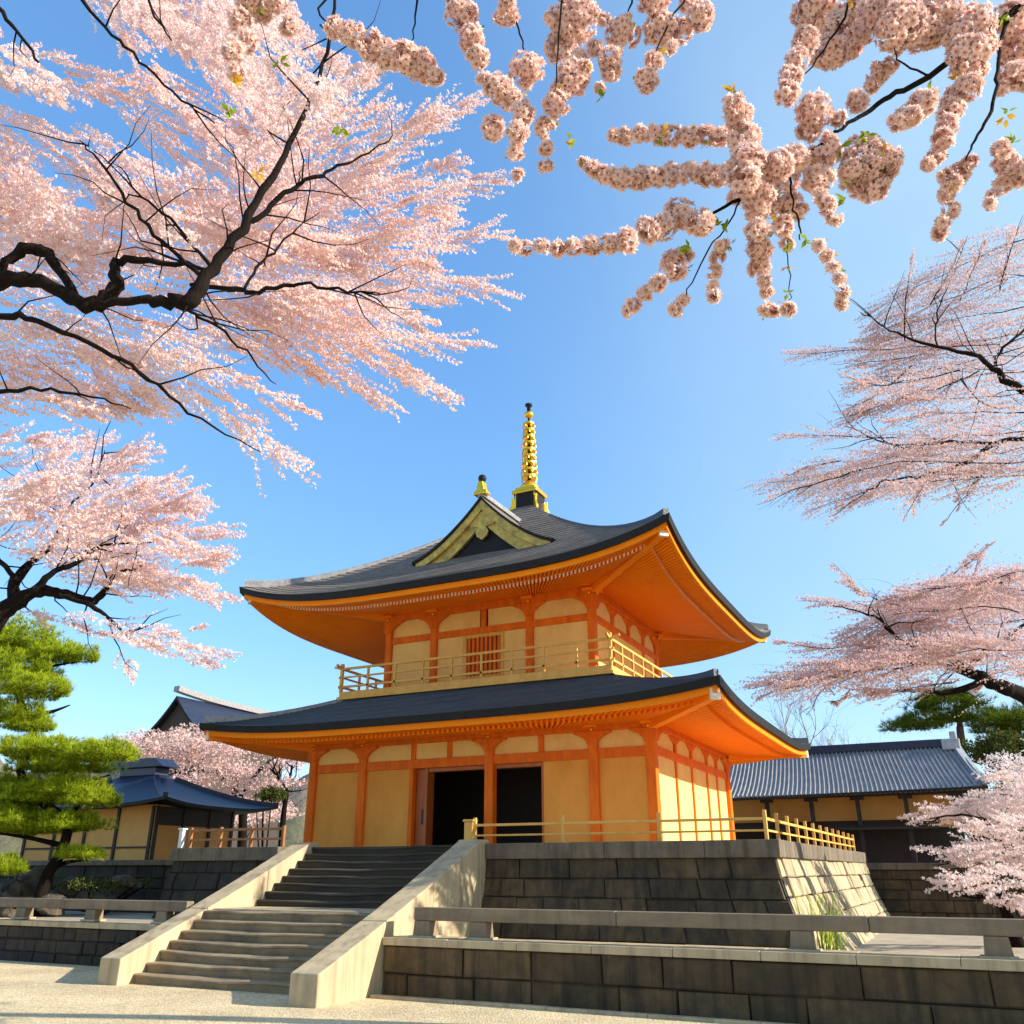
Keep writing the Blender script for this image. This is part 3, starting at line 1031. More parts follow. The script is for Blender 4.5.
facade(2, uw, ud, [-3.92, -1.3, 1.3, 3.92], Z2, 9.74, 9.97, 10.58, 10.98,
       [(-3.78, 3.78, Z2, 9.74, 'cream_panel')], [(-3.78, -1.43), (-1.17, 1.17), (1.43, 3.78)], [], 0.45, colw=0.26)

# gable dormer on the front roof slope
dor = MB()
GW, GB, GA, GY = 2.72, 12.20, 14.32, -4.30


def gz(x, w=GW, b=GB, a=GA):
    f = max(0.0, 1 - abs(x) / w)
    return b + (a - b) * (0.62 * f + 0.38 * f ** 2.2) + 0.10 * (1 - f) ** 6


xs = [GW * (-1 + 2 * k / 32) for k in range(33)]
mb = MB()
mb.grid([[(x, GY - 0.32, gz(x)) for x in xs], [(x, GY + 0.3, gz(x) + 0.02) for x in xs], [(x, -0.6, gz(x) + 0.05) for x in xs]])
mb.grid([[(x, GY - 0.32, gz(x) - 0.11) for x in xs], [(x, GY - 0.32, gz(x)) for x in xs]], 1)
mb.grid([[(x, GY + 0.3, gz(x) - 0.11) for x in xs], [(x, GY - 0.32, gz(x) - 0.11) for x in xs]], 1)
dg = mb.build('gable', ['shingle', 'black_lacquer'], tp)
dg.location.x = 0.42


def band(o0, o1, y0, y1, mat, name, xmax=GW - 0.12):
    mb = MB()
    X = [xmax * (-1 + 2 * k / 32) for k in range(33)]
    a = [(x, y0, gz(x) - o0) for x in X]
    b = [(x, y0, gz(x) - o1 - 0.13 * (1 - abs(x) / xmax)) for x in X]
    c = [(x, y1, gz(x) - o1 - 0.13 * (1 - abs(x) / xmax)) for x in X]
    mb.grid([b, a])
    mb.grid([c, b])
    q = mb.build(name, mat, dg)
    q.matrix_parent_inverse.identity()
    return q


band(0.115, 0.36, GY - 0.26, GY - 0.10, 'gilt_wood', 'bargeboard')
band(0.30, 0.80, GY - 0.14, GY - 0.03, 'gilt_wood', 'inner_bargeboard', GW - 0.5)
mb = MB()
X = [(GW - 0.25) * (-1 + 2 * k / 24) for k in range(25)]
mb.prism([(x, gz(x) - 0.20) for x in X] + [(GW - 0.25, GB - 0.7), (-GW + 0.25, GB - 0.7)], lambda a, z: (a, GY, z), lambda a, z: (a, GY + 0.2, z))
q = mb.build('gable_panel', 'black_lacquer', dg)
q.matrix_parent_inverse.identity()
# carved pendant under the gable peak
mb = MB()
prof = [(0, -0.95), (0.16, -0.82), (0.2, -0.66), (0.12, -0.52), (0.34, -0.48), (0.5, -0.3), (0.30, -0.26), (0.22, 0.0)]
full = prof + [(-a, z) for a, z in prof[::-1]][:-1]
mb.prism([(a * 1.25, GA - 0.55 + z * 1.1) for a, z in full], lambda a, z: (a, GY - 0.20, z), lambda a, z: (a, GY - 0.12, z))
q = mb.build('gable_pendant', 'gilt_wood', dg, bevel=0.01)
q.matrix_parent_inverse.identity()
mb = MB()
mb.bar((0, GY - 0.30, GA + 0.06), (0, -1.2, GA + 0.10), 0.26, 0.16)
q = mb.build('gable_ridge', 'ridge_tile', dg)
q.matrix_parent_inverse.identity()
# gilded ridge ornament with a black ball
mb = MB()
prof = [(-0.27, 0), (-0.24, 0.12), (-0.15, 0.17), (-0.12, 0.34), (-0.09, 0.49), (0.09, 0.49), (0.12, 0.34), (0.15, 0.17), (0.24, 0.12), (0.27, 0)]
mb.prism([(a, GA + 0.06 + z) for a, z in prof], lambda a, z: (a, GY - 0.36, z), lambda a, z: (a, GY - 0.06, z))
orn = mb.build('ridge_ornament', 'gold', tp, bevel=0.02)
orn.location.x = 0.42
mb = MB()
mb.lathe([(0.08, 0.0), (0.08, 0.03), (0.13, 0.08), (0.15, 0.16), (0.12, 0.25), (0.04, 0.30)], (0, GY - 0.2, GA + 0.555), 14)
q = mb.build('ornament_ball', 'black_lacquer', orn, smooth=True)
q.matrix_parent_inverse.identity()

# spire on the roof peak
sp_ = bpy.data.objects.new('spire', None)
COL.objects.link(sp_)
sp_.parent = tp
sp_.matrix_parent_inverse.translation = (0, 0, -PT)
sp_.location.x = 0.15
sp_.scale = (0.86, 0.86, 1.0)
SZ = 15.5


def spart(mb, name, mat, smooth=False, bevel=0.0):
    q = mb.build(name, mat, sp_, smooth=smooth, bevel=bevel)
    q.matrix_parent_inverse.identity()
    return q


spart(MB().box((-0.55, -0.52, SZ - 0.25), (0.55, 0.52, SZ + 0.62)), 'pedestal', 'black_lacquer', bevel=0.02)
mb = MB()
mb.box((-0.64, -0.61, SZ + 0.62), (0.64, 0.61, SZ + 0.78))
mb.box((-0.50, -0.48, SZ + 0.78), (0.50, 0.48, SZ + 0.92))
spart(mb, 'gilt_slab', 'gold', bevel=0.02)
for a in range(4):
    mb = MB()
    ca, sa = math.cos(a * math.pi / 2 + math.pi / 4), math.sin(a * math.pi / 2 + math.pi / 4)
    pr = [(0.60, -0.30), (1.02, -0.42), (0.98, -0.12), (0.86, 0.10), (0.90, 0.36), (0.74, 0.30), (0.70, 0.62), (0.60, 0.62)]
    mb.prism([(r, SZ + 0.1 + z) for r, z in pr], lambda r, z: (r * ca - 0.05 * sa, r * sa + 0.05 * ca, z), lambda r, z: (r * ca + 0.05 * sa, r * sa - 0.05 * ca, z))
    spart(mb, 'corner_scroll', 'gold', bevel=0.01)
spart(MB().lathe([(0.46, 0.92), (0.44, 1.05), (0.34, 1.16), (0.16, 1.22), (0.14, 1.3)], (0, 0, SZ), 18), 'lotus_base', 'gold', smooth=True)
spart(MB().lathe([(0.085, 1.2), (0.07, 3.0), (0.05, 4.75)], (0, 0, SZ), 10), 'shaft', 'black_lacquer', smooth=True)
for k in range(9):
    z = SZ + 1.42 + k * 0.305
    r = 0.385 - 0.014 * k
    mb = MB().lathe([(0.06, -0.01), (r - 0.03, -0.02), (r, 0.0), (r, 0.08), (r - 0.03, 0.10), (0.06, 0.10)], (0, 0, z), 18)
    q = spart(mb, 'spire_ring', 'gold')
    for j in range(6):
        a = j * math.pi / 3 + 0.3 * k
        mb.lathe([(0.0, -0.13), (0.04, -0.12), (0.03, -0.04), (0.01, 0.0)], (r * math.cos(a), r * math.sin(a), z), 6)
    me = bpy.data.meshes.new('spire_ring')
    me.from_pydata(mb.v, [], mb.f)
    me.materials.append(M['gold'])
    q.data = me
spart(MB().lathe([(0.06, 4.18), (0.20, 4.26), (0.24, 4.36), (0.18, 4.44), (0.06, 4.50)], (0, 0, SZ), 14), 'flame_disc', 'gold', smooth=True)
spart(MB().lathe([(0.05, 4.5), (0.09, 4.52), (0.09, 4.74), (0.17, 4.76), (0.18, 4.84), (0.06, 4.9)], (0, 0, SZ), 14), 'jewel', 'black_lacquer', smooth=True)


# ------------------------------------------------------------------ fences on the platform
def fence(label, pts, zb, zt, mat, rails, sp_m, first=None, wide=0.085):
    o = thing('wooden_fence', label, 'fence', tuple(pts[0]) + (zb,), 'wooden fences on the stone platform')
    for (x0, y0), (x1, y1) in zip(pts[:-1], pts[1:]):
        L = math.hypot(x1 - x0, y1 - y0)
        for rz, rh in rails:
            mb = MB()
            mb.bar((x0, y0, zb + rz), (x1, y1, zb + rz), 0.06, rh)
            mb.build('rail', mat, o, bevel=0.008)
        n = max(1, int(round(L / (sp_m if abs(x1 - x0) > 0.1 else 1.3))))
        for k in range(n + 1):
            if k == 0 and (x0, y0) != pts[0]:
                continue
            f = k / n
            x, y = x0 + (x1 - x0) * f, y0 + (y1 - y0) * f
            mb = MB()
            mb.box((x - wide / 2, y - wide / 2, zb), (x + wide / 2, y + wide / 2, zt))
            mb.build('post', mat, o, bevel=0.008)
    return o


fence('pale orange railing along the right platform edge, turning the sunlit corner', [(2.75, -8.92), (9.88, -8.92), (9.88, 7.0)], PT, PT + 0.62, 'pale_wood',
      [(0.44, 0.06), (0.20, 0.045)], 2.4, wide=0.075)
fence('reddish brown railing on the platform left of the staircase', [(-6.75, -8.92), (-3.3, -8.92)], PT - 0.02, PT + 0.56, 'brown_rail', [(0.50, 0.07), (0.24, 0.06)], 1.3)
newel = MB()
newel.box((2.50, -9.04, PT - 0.2), (2.73, -8.81, PT + 0.52))
newel.box((2.47, -9.07, PT + 0.522), (2.76, -8.78, PT + 0.58))
tag(newel.build('newel_post', 'pale_wood', bevel=0.02), 'stout pale square post at the top of the staircase right side', 'post')
wp = MB()
wp.box((-7.05, -9.10, PT - 0.0), (-6.91, -8.96, PT + 0.50))
wp.box((-7.08, -9.13, PT + 0.502), (-6.88, -8.93, PT + 0.55))
tag(wp.build('boundary_post', 'white_paint', bevel=0.015), 'small white post at the left end of the platform railing', 'post')

# ------------------------------------------------------------------ long tiled hall on the right
hall = thing('long_hall', 'long low hall with ribbed blue grey tile roof behind the temple on the right', 'building', (9, 17, 2.5))
HX0, HX1, HYe, HYr, HZe, HZr = 2.6, 14.8, 15.0, 18.6, 5.40, 7.75
mb = MB()
nrib = 58
cols_ = []
for k in range(nrib):
    for f, h in ((0.0, 0.0), (0.58, 0.0), (0.62, 0.07), (0.72, 0.11), (0.86, 0.11), (0.96, 0.07)):
        cols_.append(((k + f) / nrib, h))
rows = []
for i in range(9):
    t = i / 8
    row = []
    for f, h in cols_:
        flare = 0.18 * max(0, (f - 0.8) / 0.2) ** 2 * (1 - t)
        x = HX0 + (HX1 - HX0 - 0.95 * t ** 1.3) * f
        row.append((x, HYe + (HYr - HYe) * t, HZe + (HZr - HZe) * (0.62 * t + 0.38 * t * t) + h + flare))
    rows.append(row)
mb.grid(rows)
mb.grid([[(HX0, HYe + 0.05, HZe - 0.13), (HX1, HYe + 0.05, HZe + 0.05)], [(HX0, HYe, HZe), (HX1, HYe, HZe + 0.18)]], 1)
mb.add([(HX0, HYr, HZr), (HX1 - 0.95, HYr, HZr), (HX1, HYr + 3.6, HZe), (HX0, HYr + 3.6, HZe)], [(0, 1, 2, 3)])
mb.add([(HX1 - 0.95, HYr, HZr), (HX1, HYe, HZe + 0.18), (HX1, HYr + 3.6, HZe)], [(0, 1, 2)], 0)
mb.build('roof', ['blue_tile', 'dark_timber'], hall)
mb = MB()
mb.box((HX0, HYr - 0.22, HZr - 0.1), (HX1 - 0.95, HYr + 0.22, HZr + 0.30))
mb.build('roof_ridge', 'navy_tile', hall, bevel=0.04)
mb = MB()
n = 12
for k in range(n):
    t0, t1 = k / n, (k + 1) / n

    def q_(t):
        return (HX1 - 0.05 - 0.95 * t ** 1.3, HYe + (HYr - HYe) * t - 0.03, HZe + (HZr - HZe) * (0.62 * t + 0.38 * t * t) + 0.2 * (1 - t) ** 2 + 0.1)
    mb.bar(q_(t0), q_(t1 + 0.01), 0.30, 0.16)
mb.build('verge_tiles', 'light_tile', hall)
mb = MB()
mb.box((HX1 - 1.55, HYr - 0.5, HZr - 0.25), (HX1 - 0.75, HYr + 0.28, HZr + 0.26))
mb.box((HX1 - 1.15, HYr - 0.3, HZr + 0.262), (HX1 - 0.85, HYr + 0.2, HZr + 0.62))
mb.build('ridge_end_tile', 'light_tile', hall, bevel=0.06)
MB().box((HX0, HYe + 1.5, 4.0), (HX1 - 1.4, HYe + 5.6, 5.55)).build('wall', 'plaster_wall', hall)
MB().box((HX0 + 0.01, HYe + 1.7, 1.0), (HX1 - 1.4, HYe + 5.5, 3.998)).build('shaded_lower_wall', 'dark_timber', hall)  # near-black tone paints in the shadow over the hall's lower walls
mb = MB()
mb.prism([(HYe + 0.4, 3.9), (HYe + 1.49, 4.25), (HYe + 1.49, 4.35), (HYe + 0.4, 4.0)], lambda y, z: (HX0, y, z), lambda y, z: (HX1 - 2.2, y, z))
mb.build('pent_roof', 'dark_timber', hall)
for k in range(6):
    x = HX0 + 0.6 + 2.05 * k
    MB().box((x - 0.09, HYe + 0.62, 2.4), (x + 0.09, HYe + 0.80, 5.35)).build('post', 'dark_timber', hall)
    MB().box((x - 0.3, HYe + 0.63, 5.2), (x + 0.3, HYe + 0.79, 5.34)).build('bracket', 'dark_timber', hall)
mb = MB()
mb.box((HX0, HYe + 0.6, 5.35), (HX1 - 0.6, HYe + 0.82, 5.47))
mb.build('eave_beam', 'dark_timber', hall)

rw = thing('stone_wall', 'brown stone block wall in the shade beneath the long tiled hall', 'wall', (10, 9, 1))
mb = MB()
stone_face(mb, (9.6, 9.0, 0), (1, 0, 0), 30, (0, -1, 0), 0.38, 2.22, 5, batter=0.10, mean=1.1)
mb.build('wall', ['stone_block', 'joint'], rw)
mb = MB()
for k in range(20):
    mb.box((9.6 + 1.5 * k, 8.86, 2.222), (11.09 + 1.5 * k, 15, 2.46))
mb.build('coping', 'coping_stone', rw, bevel=0.02)

# ------------------------------------------------------------------ left pavilion
pv = thing('pavilion', 'small ochre pavilion with dark blue hipped tile roof left of the temple', 'building', (-20.0, 0.8, 2.6))
pcx, pcy = -20.0, 0.8


def pav_pt(ax, ay, sd, u):
    x, y = rect_pt(ax, ay, sd, u)
    return (pcx + x, pcy + y)


mb = MB()
po, pi_ = (5.2, 3.4), (1.0, 0.25)


def pz(u, t):
    return 4.72 + 1.55 * t ** 1.35 + 0.25 * abs(u) ** 3 * (1 - t) ** 2


us = [-1 + 2 * k / 36 for k in range(37)]
for sd in range(4):
    rows = []
    for i in range(11):
        t = i / 10
        ax, ay = po[0] + (pi_[0] - po[0]) * t, po[1] + (pi_[1] - po[1]) * t
        rows.append([pav_pt(ax, ay, sd, u) + (pz(u, t),) for u in us])
    mb.grid(rows)
    mb.grid([[pav_pt(po[0] - 1.5, po[1] - 1.05, sd, u) + (pz(u, 0) - 0.08,) for u in us], [pav_pt(po[0], po[1], sd, u) + (pz(u, 0) - 0.12,) for u in us],
             [pav_pt(po[0], po[1], sd, u) + (pz(u, 0),) for u in us]], 1)
mb.build('roof', ['navy_tile', 'black_lacquer'], pv)
mb = MB()
mb.box((pcx - 1.15, pcy - 0.4, 6.2), (pcx + 1.15, pcy + 0.4, 6.55))
mb.prism([(-1.7, 6.55), (-1.1, 6.95), (1.1, 6.95), (1.7, 6.55)], lambda a, z: (pcx + a, pcy - 0.55, z), lambda a, z: (pcx + a, pcy + 0.55, z))
mb.build('roof_ridge', 'navy_tile', pv, bevel=0.03)
for sx in (-1, 1):
    for sy in (-1, 1):
        mb = MB()
        pts = []
        for k in range(9):
            t = 0.9 * k / 8
            pts.append((pcx + sx * (po[0] + (pi_[0] - po[0]) * t), pcy + sy * (po[1] + (pi_[1] - po[1]) * t), pz(1, t) + 0.05))
        for a, b in zip(pts[:-1], pts[1:]):
            mb.bar(a, b, 0.2, 0.16)
        mb.build('hip_ridge', 'navy_tile', pv)
MB().box((pcx - 4.2, pcy - 2.3, 2.6), (pcx + 3.6, pcy + 2.3, 4.75)).build('wall', 'plaster_wall', pv)
for x in (-4.2, -2.3, -0.4, 1.5, 3.5):
    MB().box((pcx + x - 0.07, pcy - 2.37, 2.55), (pcx + x + 0.07, pcy - 2.30, 4.70)).build('post', 'dark_timber', pv)
for y in (-2.2, -0.7, 0.8, 2.2):
    MB().box((pcx + 3.6, pcy + y - 0.07, 2.55), (pcx + 3.67, pcy + y + 0.07, 4.70)).build('post', 'dark_timber', pv)
MB().box((pcx + 3.602, pcy - 2.12, 3.95), (pcx + 3.63, pcy + 2.12, 4.68)).build('eave_shade', 'dark_timber', pv)  # dark sheet that paints the roof overhang's shade onto the side wall
MB().box((pcx - 4.2, pcy - 2.36, 3.05), (pcx + 3.6, pcy - 2.302, 3.12)).build('wall_rail', 'dark_timber', pv)
MB().box((pcx - 4.6, pcy - 2.7, 1.0), (pcx + 4.4, pcy + 2.6, 2.58)).build('base', 'stone_block_dark', pv)

# stone bank wall left, between rocks and platform
lb = thing('stone_wall', 'dark weathered stone wall behind the rocks, below the blue roofed pavilion', 'wall', (-12, -7, 1))
mb = MB()
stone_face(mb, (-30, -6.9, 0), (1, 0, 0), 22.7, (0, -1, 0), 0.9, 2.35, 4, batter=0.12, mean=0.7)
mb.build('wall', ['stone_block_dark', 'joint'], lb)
mb = MB()
for k in range(15):
    mb.box((-30 + 1.5 * k, -7.05, 2.352), (-28.51 + 1.5 * k, -3.0, 2.52))
mb.build('coping', 'coping_stone', lb, bevel=0.02)

# ------------------------------------------------------------------ gabled hall far behind on the left
gh = thing('gabled_hall', 'dark gable roof end with upturned grey ridge peeking out behind the temple left eave', 'building', (-40.8, 26, 1))
gcx, gy0, gw, gza, gzb = -40.8, 21.8, 4.1, 15.0, 11.5


def ghz(x):
    f = 1 - abs(x) / gw
    return gzb + (gza - gzb) * (0.5 * f + 0.5 * f * f)


X = [gw * (-1 + 2 * k / 24) for k in range(25)]
mb = MB()
mb.grid([[(gcx + x, gy0 - 0.5, ghz(x)) for x in X], [(gcx + x, gy0 + 14, ghz(x)) for x in X]])
mb.grid([[(gcx + x, gy0 - 0.5, ghz(x) - 0.28) for x in X], [(gcx + x, gy0 - 0.5, ghz(x)) for x in X]], 1)
mb.grid([[(gcx + x, gy0 + 0.4, ghz(x) - 0.28) for x in X], [(gcx + x, gy0 - 0.5, ghz(x) - 0.28) for x in X]], 1)
mb.build('roof', ['navy_tile', 'black_lacquer'], gh)
mb = MB()
pts = [(gcx, gy0 - 0.6 + 14 * k / 10, gza + 0.15 + 0.4 * (1 - k / 10) ** 4) for k in range(11)]
for a, b in zip(pts[:-1], pts[1:]):
    mb.bar(a, b, 0.6, 0.42)
mb.build('roof_ridge', 'ridge_tile', gh)
MB().prism([(-gw + 0.5, 1.0), (gw - 0.5, 1.0)] + [(x, ghz(x) - 0.3) for x in X[::-1] if abs(x) <= gw - 0.5], lambda a, z: (gcx + a, gy0, z),
           lambda a, z: (gcx + a, gy0 + 8.8, z)).build('wall', 'dark_timber', gh)


# ------------------------------------------------------------------ vegetation helpers
def plume_cloud(axis, width, n, fsize, petals, spread=1.0, strand_len=0.35, droop=0.0, taper=1.0):
    """flowers on many short strands that stream along an axis polyline; width = half thickness at the base"""
    A = np.array(axis, float)
    seg = np.linalg.norm(np.diff(A, axis=0), axis=1)
    cum = np.concatenate([[0], np.cumsum(seg)])
    Lt = cum[-1]
    k = max(6, n // 34)

    def along(f):
        s = np.clip(f, 0, 1) * Lt
        return np.stack([np.interp(s, cum, A[:, i]) for i in range(3)], -1)
    t0 = rng.beta(1.0, 1.15, k) * 0.93
    tg = unit(along(np.clip(t0 + 0.05, 0, 1)) - along(np.clip(t0 - 0.05, 0, 1)))
    rad = width * (0.25 + 0.75 * np.sqrt(np.clip(t0 / 0.12, 0, 1))) * (1 - 0.86 * t0 ** 1.1) * taper
    off = rng.normal(size=(k, 3))
    off = off - tg * (off * tg).sum(-1, keepdims=True)
    off = unit(off) * (np.sqrt(rng.uniform(0, 1, k)) * rad)[:, None]
    base = along(t0) + off
    ln = Lt * strand_len * rng.uniform(0.4, 1.0, k) * (1.05 - 0.6 * t0)
    ln = np.minimum(ln, (1.04 - t0) * Lt * rng.uniform(0.8, 1.05, k))
    dirv = unit(tg + 0.35 * spread * unit(off) * rng.uniform(0, 1, (k, 1)) + rng.normal(0, 0.07, (k, 3)) + np.array([0, 0, -droop]))
    m = 34
    f = (np.arange(m) + rng.uniform(0, 1, (k, m))) / m
    C = base[:, None] + dirv[:, None] * (ln[:, None] * f)[..., None]
    C[..., 2] -= 0.12 * droop * ln[:, None] * f ** 2
    C += rng.normal(0, fsize * 0.62, C.shape)
    C = C.reshape(-1, 3)
    nn = rng.normal(size=C.shape) + np.array([0.25, 0, 0.15])
    sz = fsize * rng.uniform(0.75, 1.2, len(C))
    return C, nn, sz


def plume(parent, pts, d, wpx, dens, fsize, mat, petals=5, name='blossom_spray', sag=0.0, dj=0.5, droop=0.1, spread=1.0, slen=0.35, twig=None):
    """spray through photo sight lines pts, starting d metres away; the free end stands a little nearer or farther"""
    dd = d + rng.normal(0, dj)
    e = rng.normal(0, dj * 1.2)
    P = [at(x, y, dd + e * i / (len(pts) - 1)) for i, (x, y) in enumerate(pts)]
    P, _ = smooth_path(P, [1] * len(P), 5)
    dist = np.linalg.norm(P[0] - EYE)
    wd = wpx * dist / FPX
    L = sum(np.linalg.norm(b - a) for a, b in zip(P[:-1], P[1:]))
    n = int(dens * L * wd * 2)
    C, nn, sz = plume_cloud(P, wd, n, fsize, petals, spread, slen, droop)
    V, tip = flowers(C, nn, sz, petals)
    quads_object(name, V, tip, mat, parent)
    if twig is not None:
        r = [twig * (1 - 0.8 * i / (len(P) - 1)) for i in range(len(P))]
        tb = MB().tube([p + rng.normal(0, wd * 0.12, 3) for p in P], r, 5)
        for _ in range(6):
            i = rng.integers(1, max(2, len(P) - 3))
            t_ = unit(P[i + 1] - P[i])
            q = [P[i]]
            dr = unit(t_ + rng.normal(0, 0.35, 3))
            for _k in range(4):
                q.append(q[-1] + dr * L * 0.07 * rng.uniform(0.7, 1.3))
                dr = unit(dr + t_ * 0.3 + rng.normal(0, 0.15, 3))
            tb.tube(q, [r[i] * 0.6 * (1 - 0.2 * k) for k in range(5)], 4)
        tb.build('twig', 'bark', parent, smooth=True)
    return P


def limb(parent, pts, rad, d, name='limb', mat='bark', twigs=0, tl=0.8, jit=0.013, step=5, tw_r=0.010, thick=0.68):
    """a limb through sight lines; pts: (px, py) or (px, py, d) or a 3-D point"""
    P = []
    for p in pts:
        if len(p) == 3 and isinstance(p, np.ndarray):
            P.append(p)
        else:
            P.append(at(p[0], p[1], p[2] if len(p) == 3 else d))
    P, r = smooth_path(P, rad, step)
    P = [P[0]] + [p + rng.normal(0, jit, 3) for p in P[1:]]
    r = [q * rng.uniform(0.9, 1.1) * thick for q in r]
    mb = MB().tube(P, r, 8)
    for k in range(twigs):
        i = rng.integers(2, len(P) - 1)
        t = unit(P[i] - P[i - 1])
        dr = unit(t * 0.7 + rng.normal(0, 0.7, 3))
        q = [P[i]]
        for j in range(4):
            q.append(q[-1] + dr * tl / 4 * rng.uniform(0.7, 1.3))
            dr = unit(dr + rng.normal(0, 0.25, 3) + np.array([0, 0, 0.05]))
        mb.tube(q, [tw_r * (1 - j / 5) for j in range(5)], 5)
    return mb.build(name, mat, parent, smooth=True), P


# ------------------------------------------------------------------ cherry A: great weeping canopy, upper left
ca = thing('cherry_tree', 'great cherry tree whose streaming pink sprays fill the whole upper left sky', 'tree', (1.2, -27.0, 0))
tA = np.array([1.2, -27.0, -0.1])
pA = at(-60, 300, 7.6)
mb = MB().tube(*smooth_path([tA, np.array([1.5, -26.8, 2.5]), np.array([2.4, -26.2, 5.6]), pA], [0.42, 0.34, 0.28, 0.15], 6), 12)
mb.build('trunk', 'bark', ca, smooth=True)
D = 7.5
limb(ca, [(-60, 300, 7.6), (0, 282), (40, 281), (75, 300), (98, 303), (118, 284), (116, 262), (150, 262), (205, 268)], [0.15, 0.13, 0.11, 0.11, 0.12, 0.10, 0.07, 0.05, 0.03], D, twigs=8, tl=0.7)
limb(ca, [(98, 303), (140, 300), (172, 302), (192, 300), (212, 268), (250, 215), (286, 155), (310, 100), (330, 40), (338, -30)], [0.05, 0.06, 0.10, 0.105, 0.085, 0.06, 0.045, 0.035, 0.028, 0.018], D - 0.9, twigs=14, tl=1.0)
limb(ca, [(0, 268), (20, 252), (40, 250), (58, 268), (75, 298)], [0.06, 0.10, 0.09, 0.08, 0.06], D + 0.2, twigs=4, tl=0.5)
limb(ca, [(243, 226), (262, 215), (290, 188), (320, 176), (352, 160), (392, 140)], [0.04, 0.045, 0.035, 0.028, 0.018, 0.008], D - 0.5, twigs=8, tl=0.8)
limb(ca, [(190, 285), (230, 290), (260, 292), (300, 284), (345, 290), (380, 292)], [0.03, 0.04, 0.035, 0.025, 0.018, 0.008], D - 0.3, twigs=8, tl=0.8)
limb(ca, [(200, 275), (160, 240), (135, 210), (105, 170), (80, 140)], [0.035, 0.03, 0.026, 0.02, 0.010], D - 0.2, twigs=10, tl=0.9)
limb(ca, [(-40, 314), (8, 316), (40, 322), (100, 348), (150, 380), (200, 418), (260, 452)], [0.06, 0.05, 0.042, 0.033, 0.025, 0.016, 0.006], D - 0.3, twigs=4, tl=0.8)
limb(ca, [(-20, 395), (30, 388), (80, 395), (130, 408)], [0.04, 0.03, 0.02, 0.008], D + 0.6, twigs=3, tl=0.6)
limb(ca, [(172, 302), (210, 322), (245, 350), (275, 385)], [0.03, 0.022, 0.015, 0.006], D, twigs=5, tl=0.8)
limb(ca, [(75, -10), (105, 28), (140, 60), (180, 98), (215, 122)], [0.03, 0.026, 0.022, 0.018, 0.01], D - 0.8, twigs=3, tl=0.7)
limb(ca, [(-10, -5), (12, 25), (38, 62)], [0.035, 0.03, 0.018], D - 0.8, twigs=2, tl=0.6)
limb(ca, [(140, -10), (158, 18), (172, 42)], [0.022, 0.018, 0.01], D - 0.8, twigs=2, tl=0.5)
limb(ca, [(212, 268), (175, 225), (140, 195), (95, 150)], [0.03, 0.022, 0.016, 0.008], D - 0.6, twigs=6, tl=0.9)
limb(ca, [(245, 292), (262, 262), (285, 240), (318, 212)], [0.025, 0.02, 0.014, 0.006], D - 0.7, twigs=6, tl=0.8)
D = 8.2
PA = [
    [(240, 235), (350, 165), (445, 110), 30], [(290, 225), (400, 140), (480, 97), 17], [(300, 215), (400, 180), (470, 165), 20],
    [(300, 210), (420, 190), (508, 179), 18], [(280, 250), (390, 215), (470, 190), 22], [(250, 255), (390, 245), (508, 232), 24],
    [(300, 250), (400, 230), (455, 215), 20], [(230, 275), (380, 275), (515, 294), 22], [(260, 262), (390, 262), (450, 270), 20],
    [(200, 285), (350, 320), (482, 352), 22], [(230, 300), (360, 345), (457, 406), 18], [(180, 292), (300, 350), (400, 410), 20],
    [(160, 300), (260, 340), (335, 385), 24], [(90, 340), (210, 400), (308, 478), 16], [(130, 330), (220, 375), (320, 418), 18],
    [(280, 300), (370, 310), (440, 330), 18], [(230, 310), (330, 335), (425, 385), 18], [(250, 285), (370, 295), (460, 300), 18],
    [(-40, 330), (70, 365), (168, 412), 30], [(-40, 355), (60, 385), (150, 418), 24], [(-40, 300), (60, 330), (140, 370), 22],
    [(-50, 395), (40, 402), (120, 418), 18], [(20, 310), (120, 345), (210, 370), 20], [(60, 300), (160, 325), (260, 350), 20],
    [(240, 175), (330, 100), (400, 55), 26], [(220, 200), (320, 140), (400, 95), 28], [(260, 130), (340, 80), (400, 60), 22],
    [(200, 230), (300, 200), (390, 160), 28], [(150, 250), (260, 245), (350, 240), 26], [(120, 270), (230, 285), (330, 300), 24],
    [(-50, 250), (50, 275), (130, 290), 28], [(-50, 200), (60, 235), (170, 265), 26], [(-40, 170), (70, 215), (180, 240), 24],
    [(180, 20), (240, 70), (300, 130), 24], [(210, 0), (270, 60), (330, 105), 24], [(240, -30), (300, 40), (350, 70), 24],
    [(220, -40), (250, 5), (290, 40), 26], [(90, 190), (190, 220), (280, 245), 28], [(60, 130), (150, 180), (250, 215), 26],
    [(120, 100), (200, 150), (280, 195), 26], [(160, 80), (240, 130), (300, 170), 24], [(-40, 100), (60, 150), (150, 210), 24],
    [(0, 60), (30, 75), (60, 100), 18], [(190, -20), (215, 20), (240, 45), 22], [(0, 240), (70, 250), (120, 255), 20], [(20, 60), (90, 82), (150, 92), 20],
]
for *pts, wpx in PA:
    plume(ca, pts, D + 0.7, wpx * 0.85, 1550, 0.0205, 'blossom', sag=0, dj=0.6, droop=0.08)
gaps = [(72, 30, 26), (88, 52, 24), (32, 130, 26), (60, 108, 14), (142, 118, 18), (205, 92, 16), (268, 40, 22), (100, 145, 14), (20, 45, 14), (232, 190, 12)]
cnt = 0
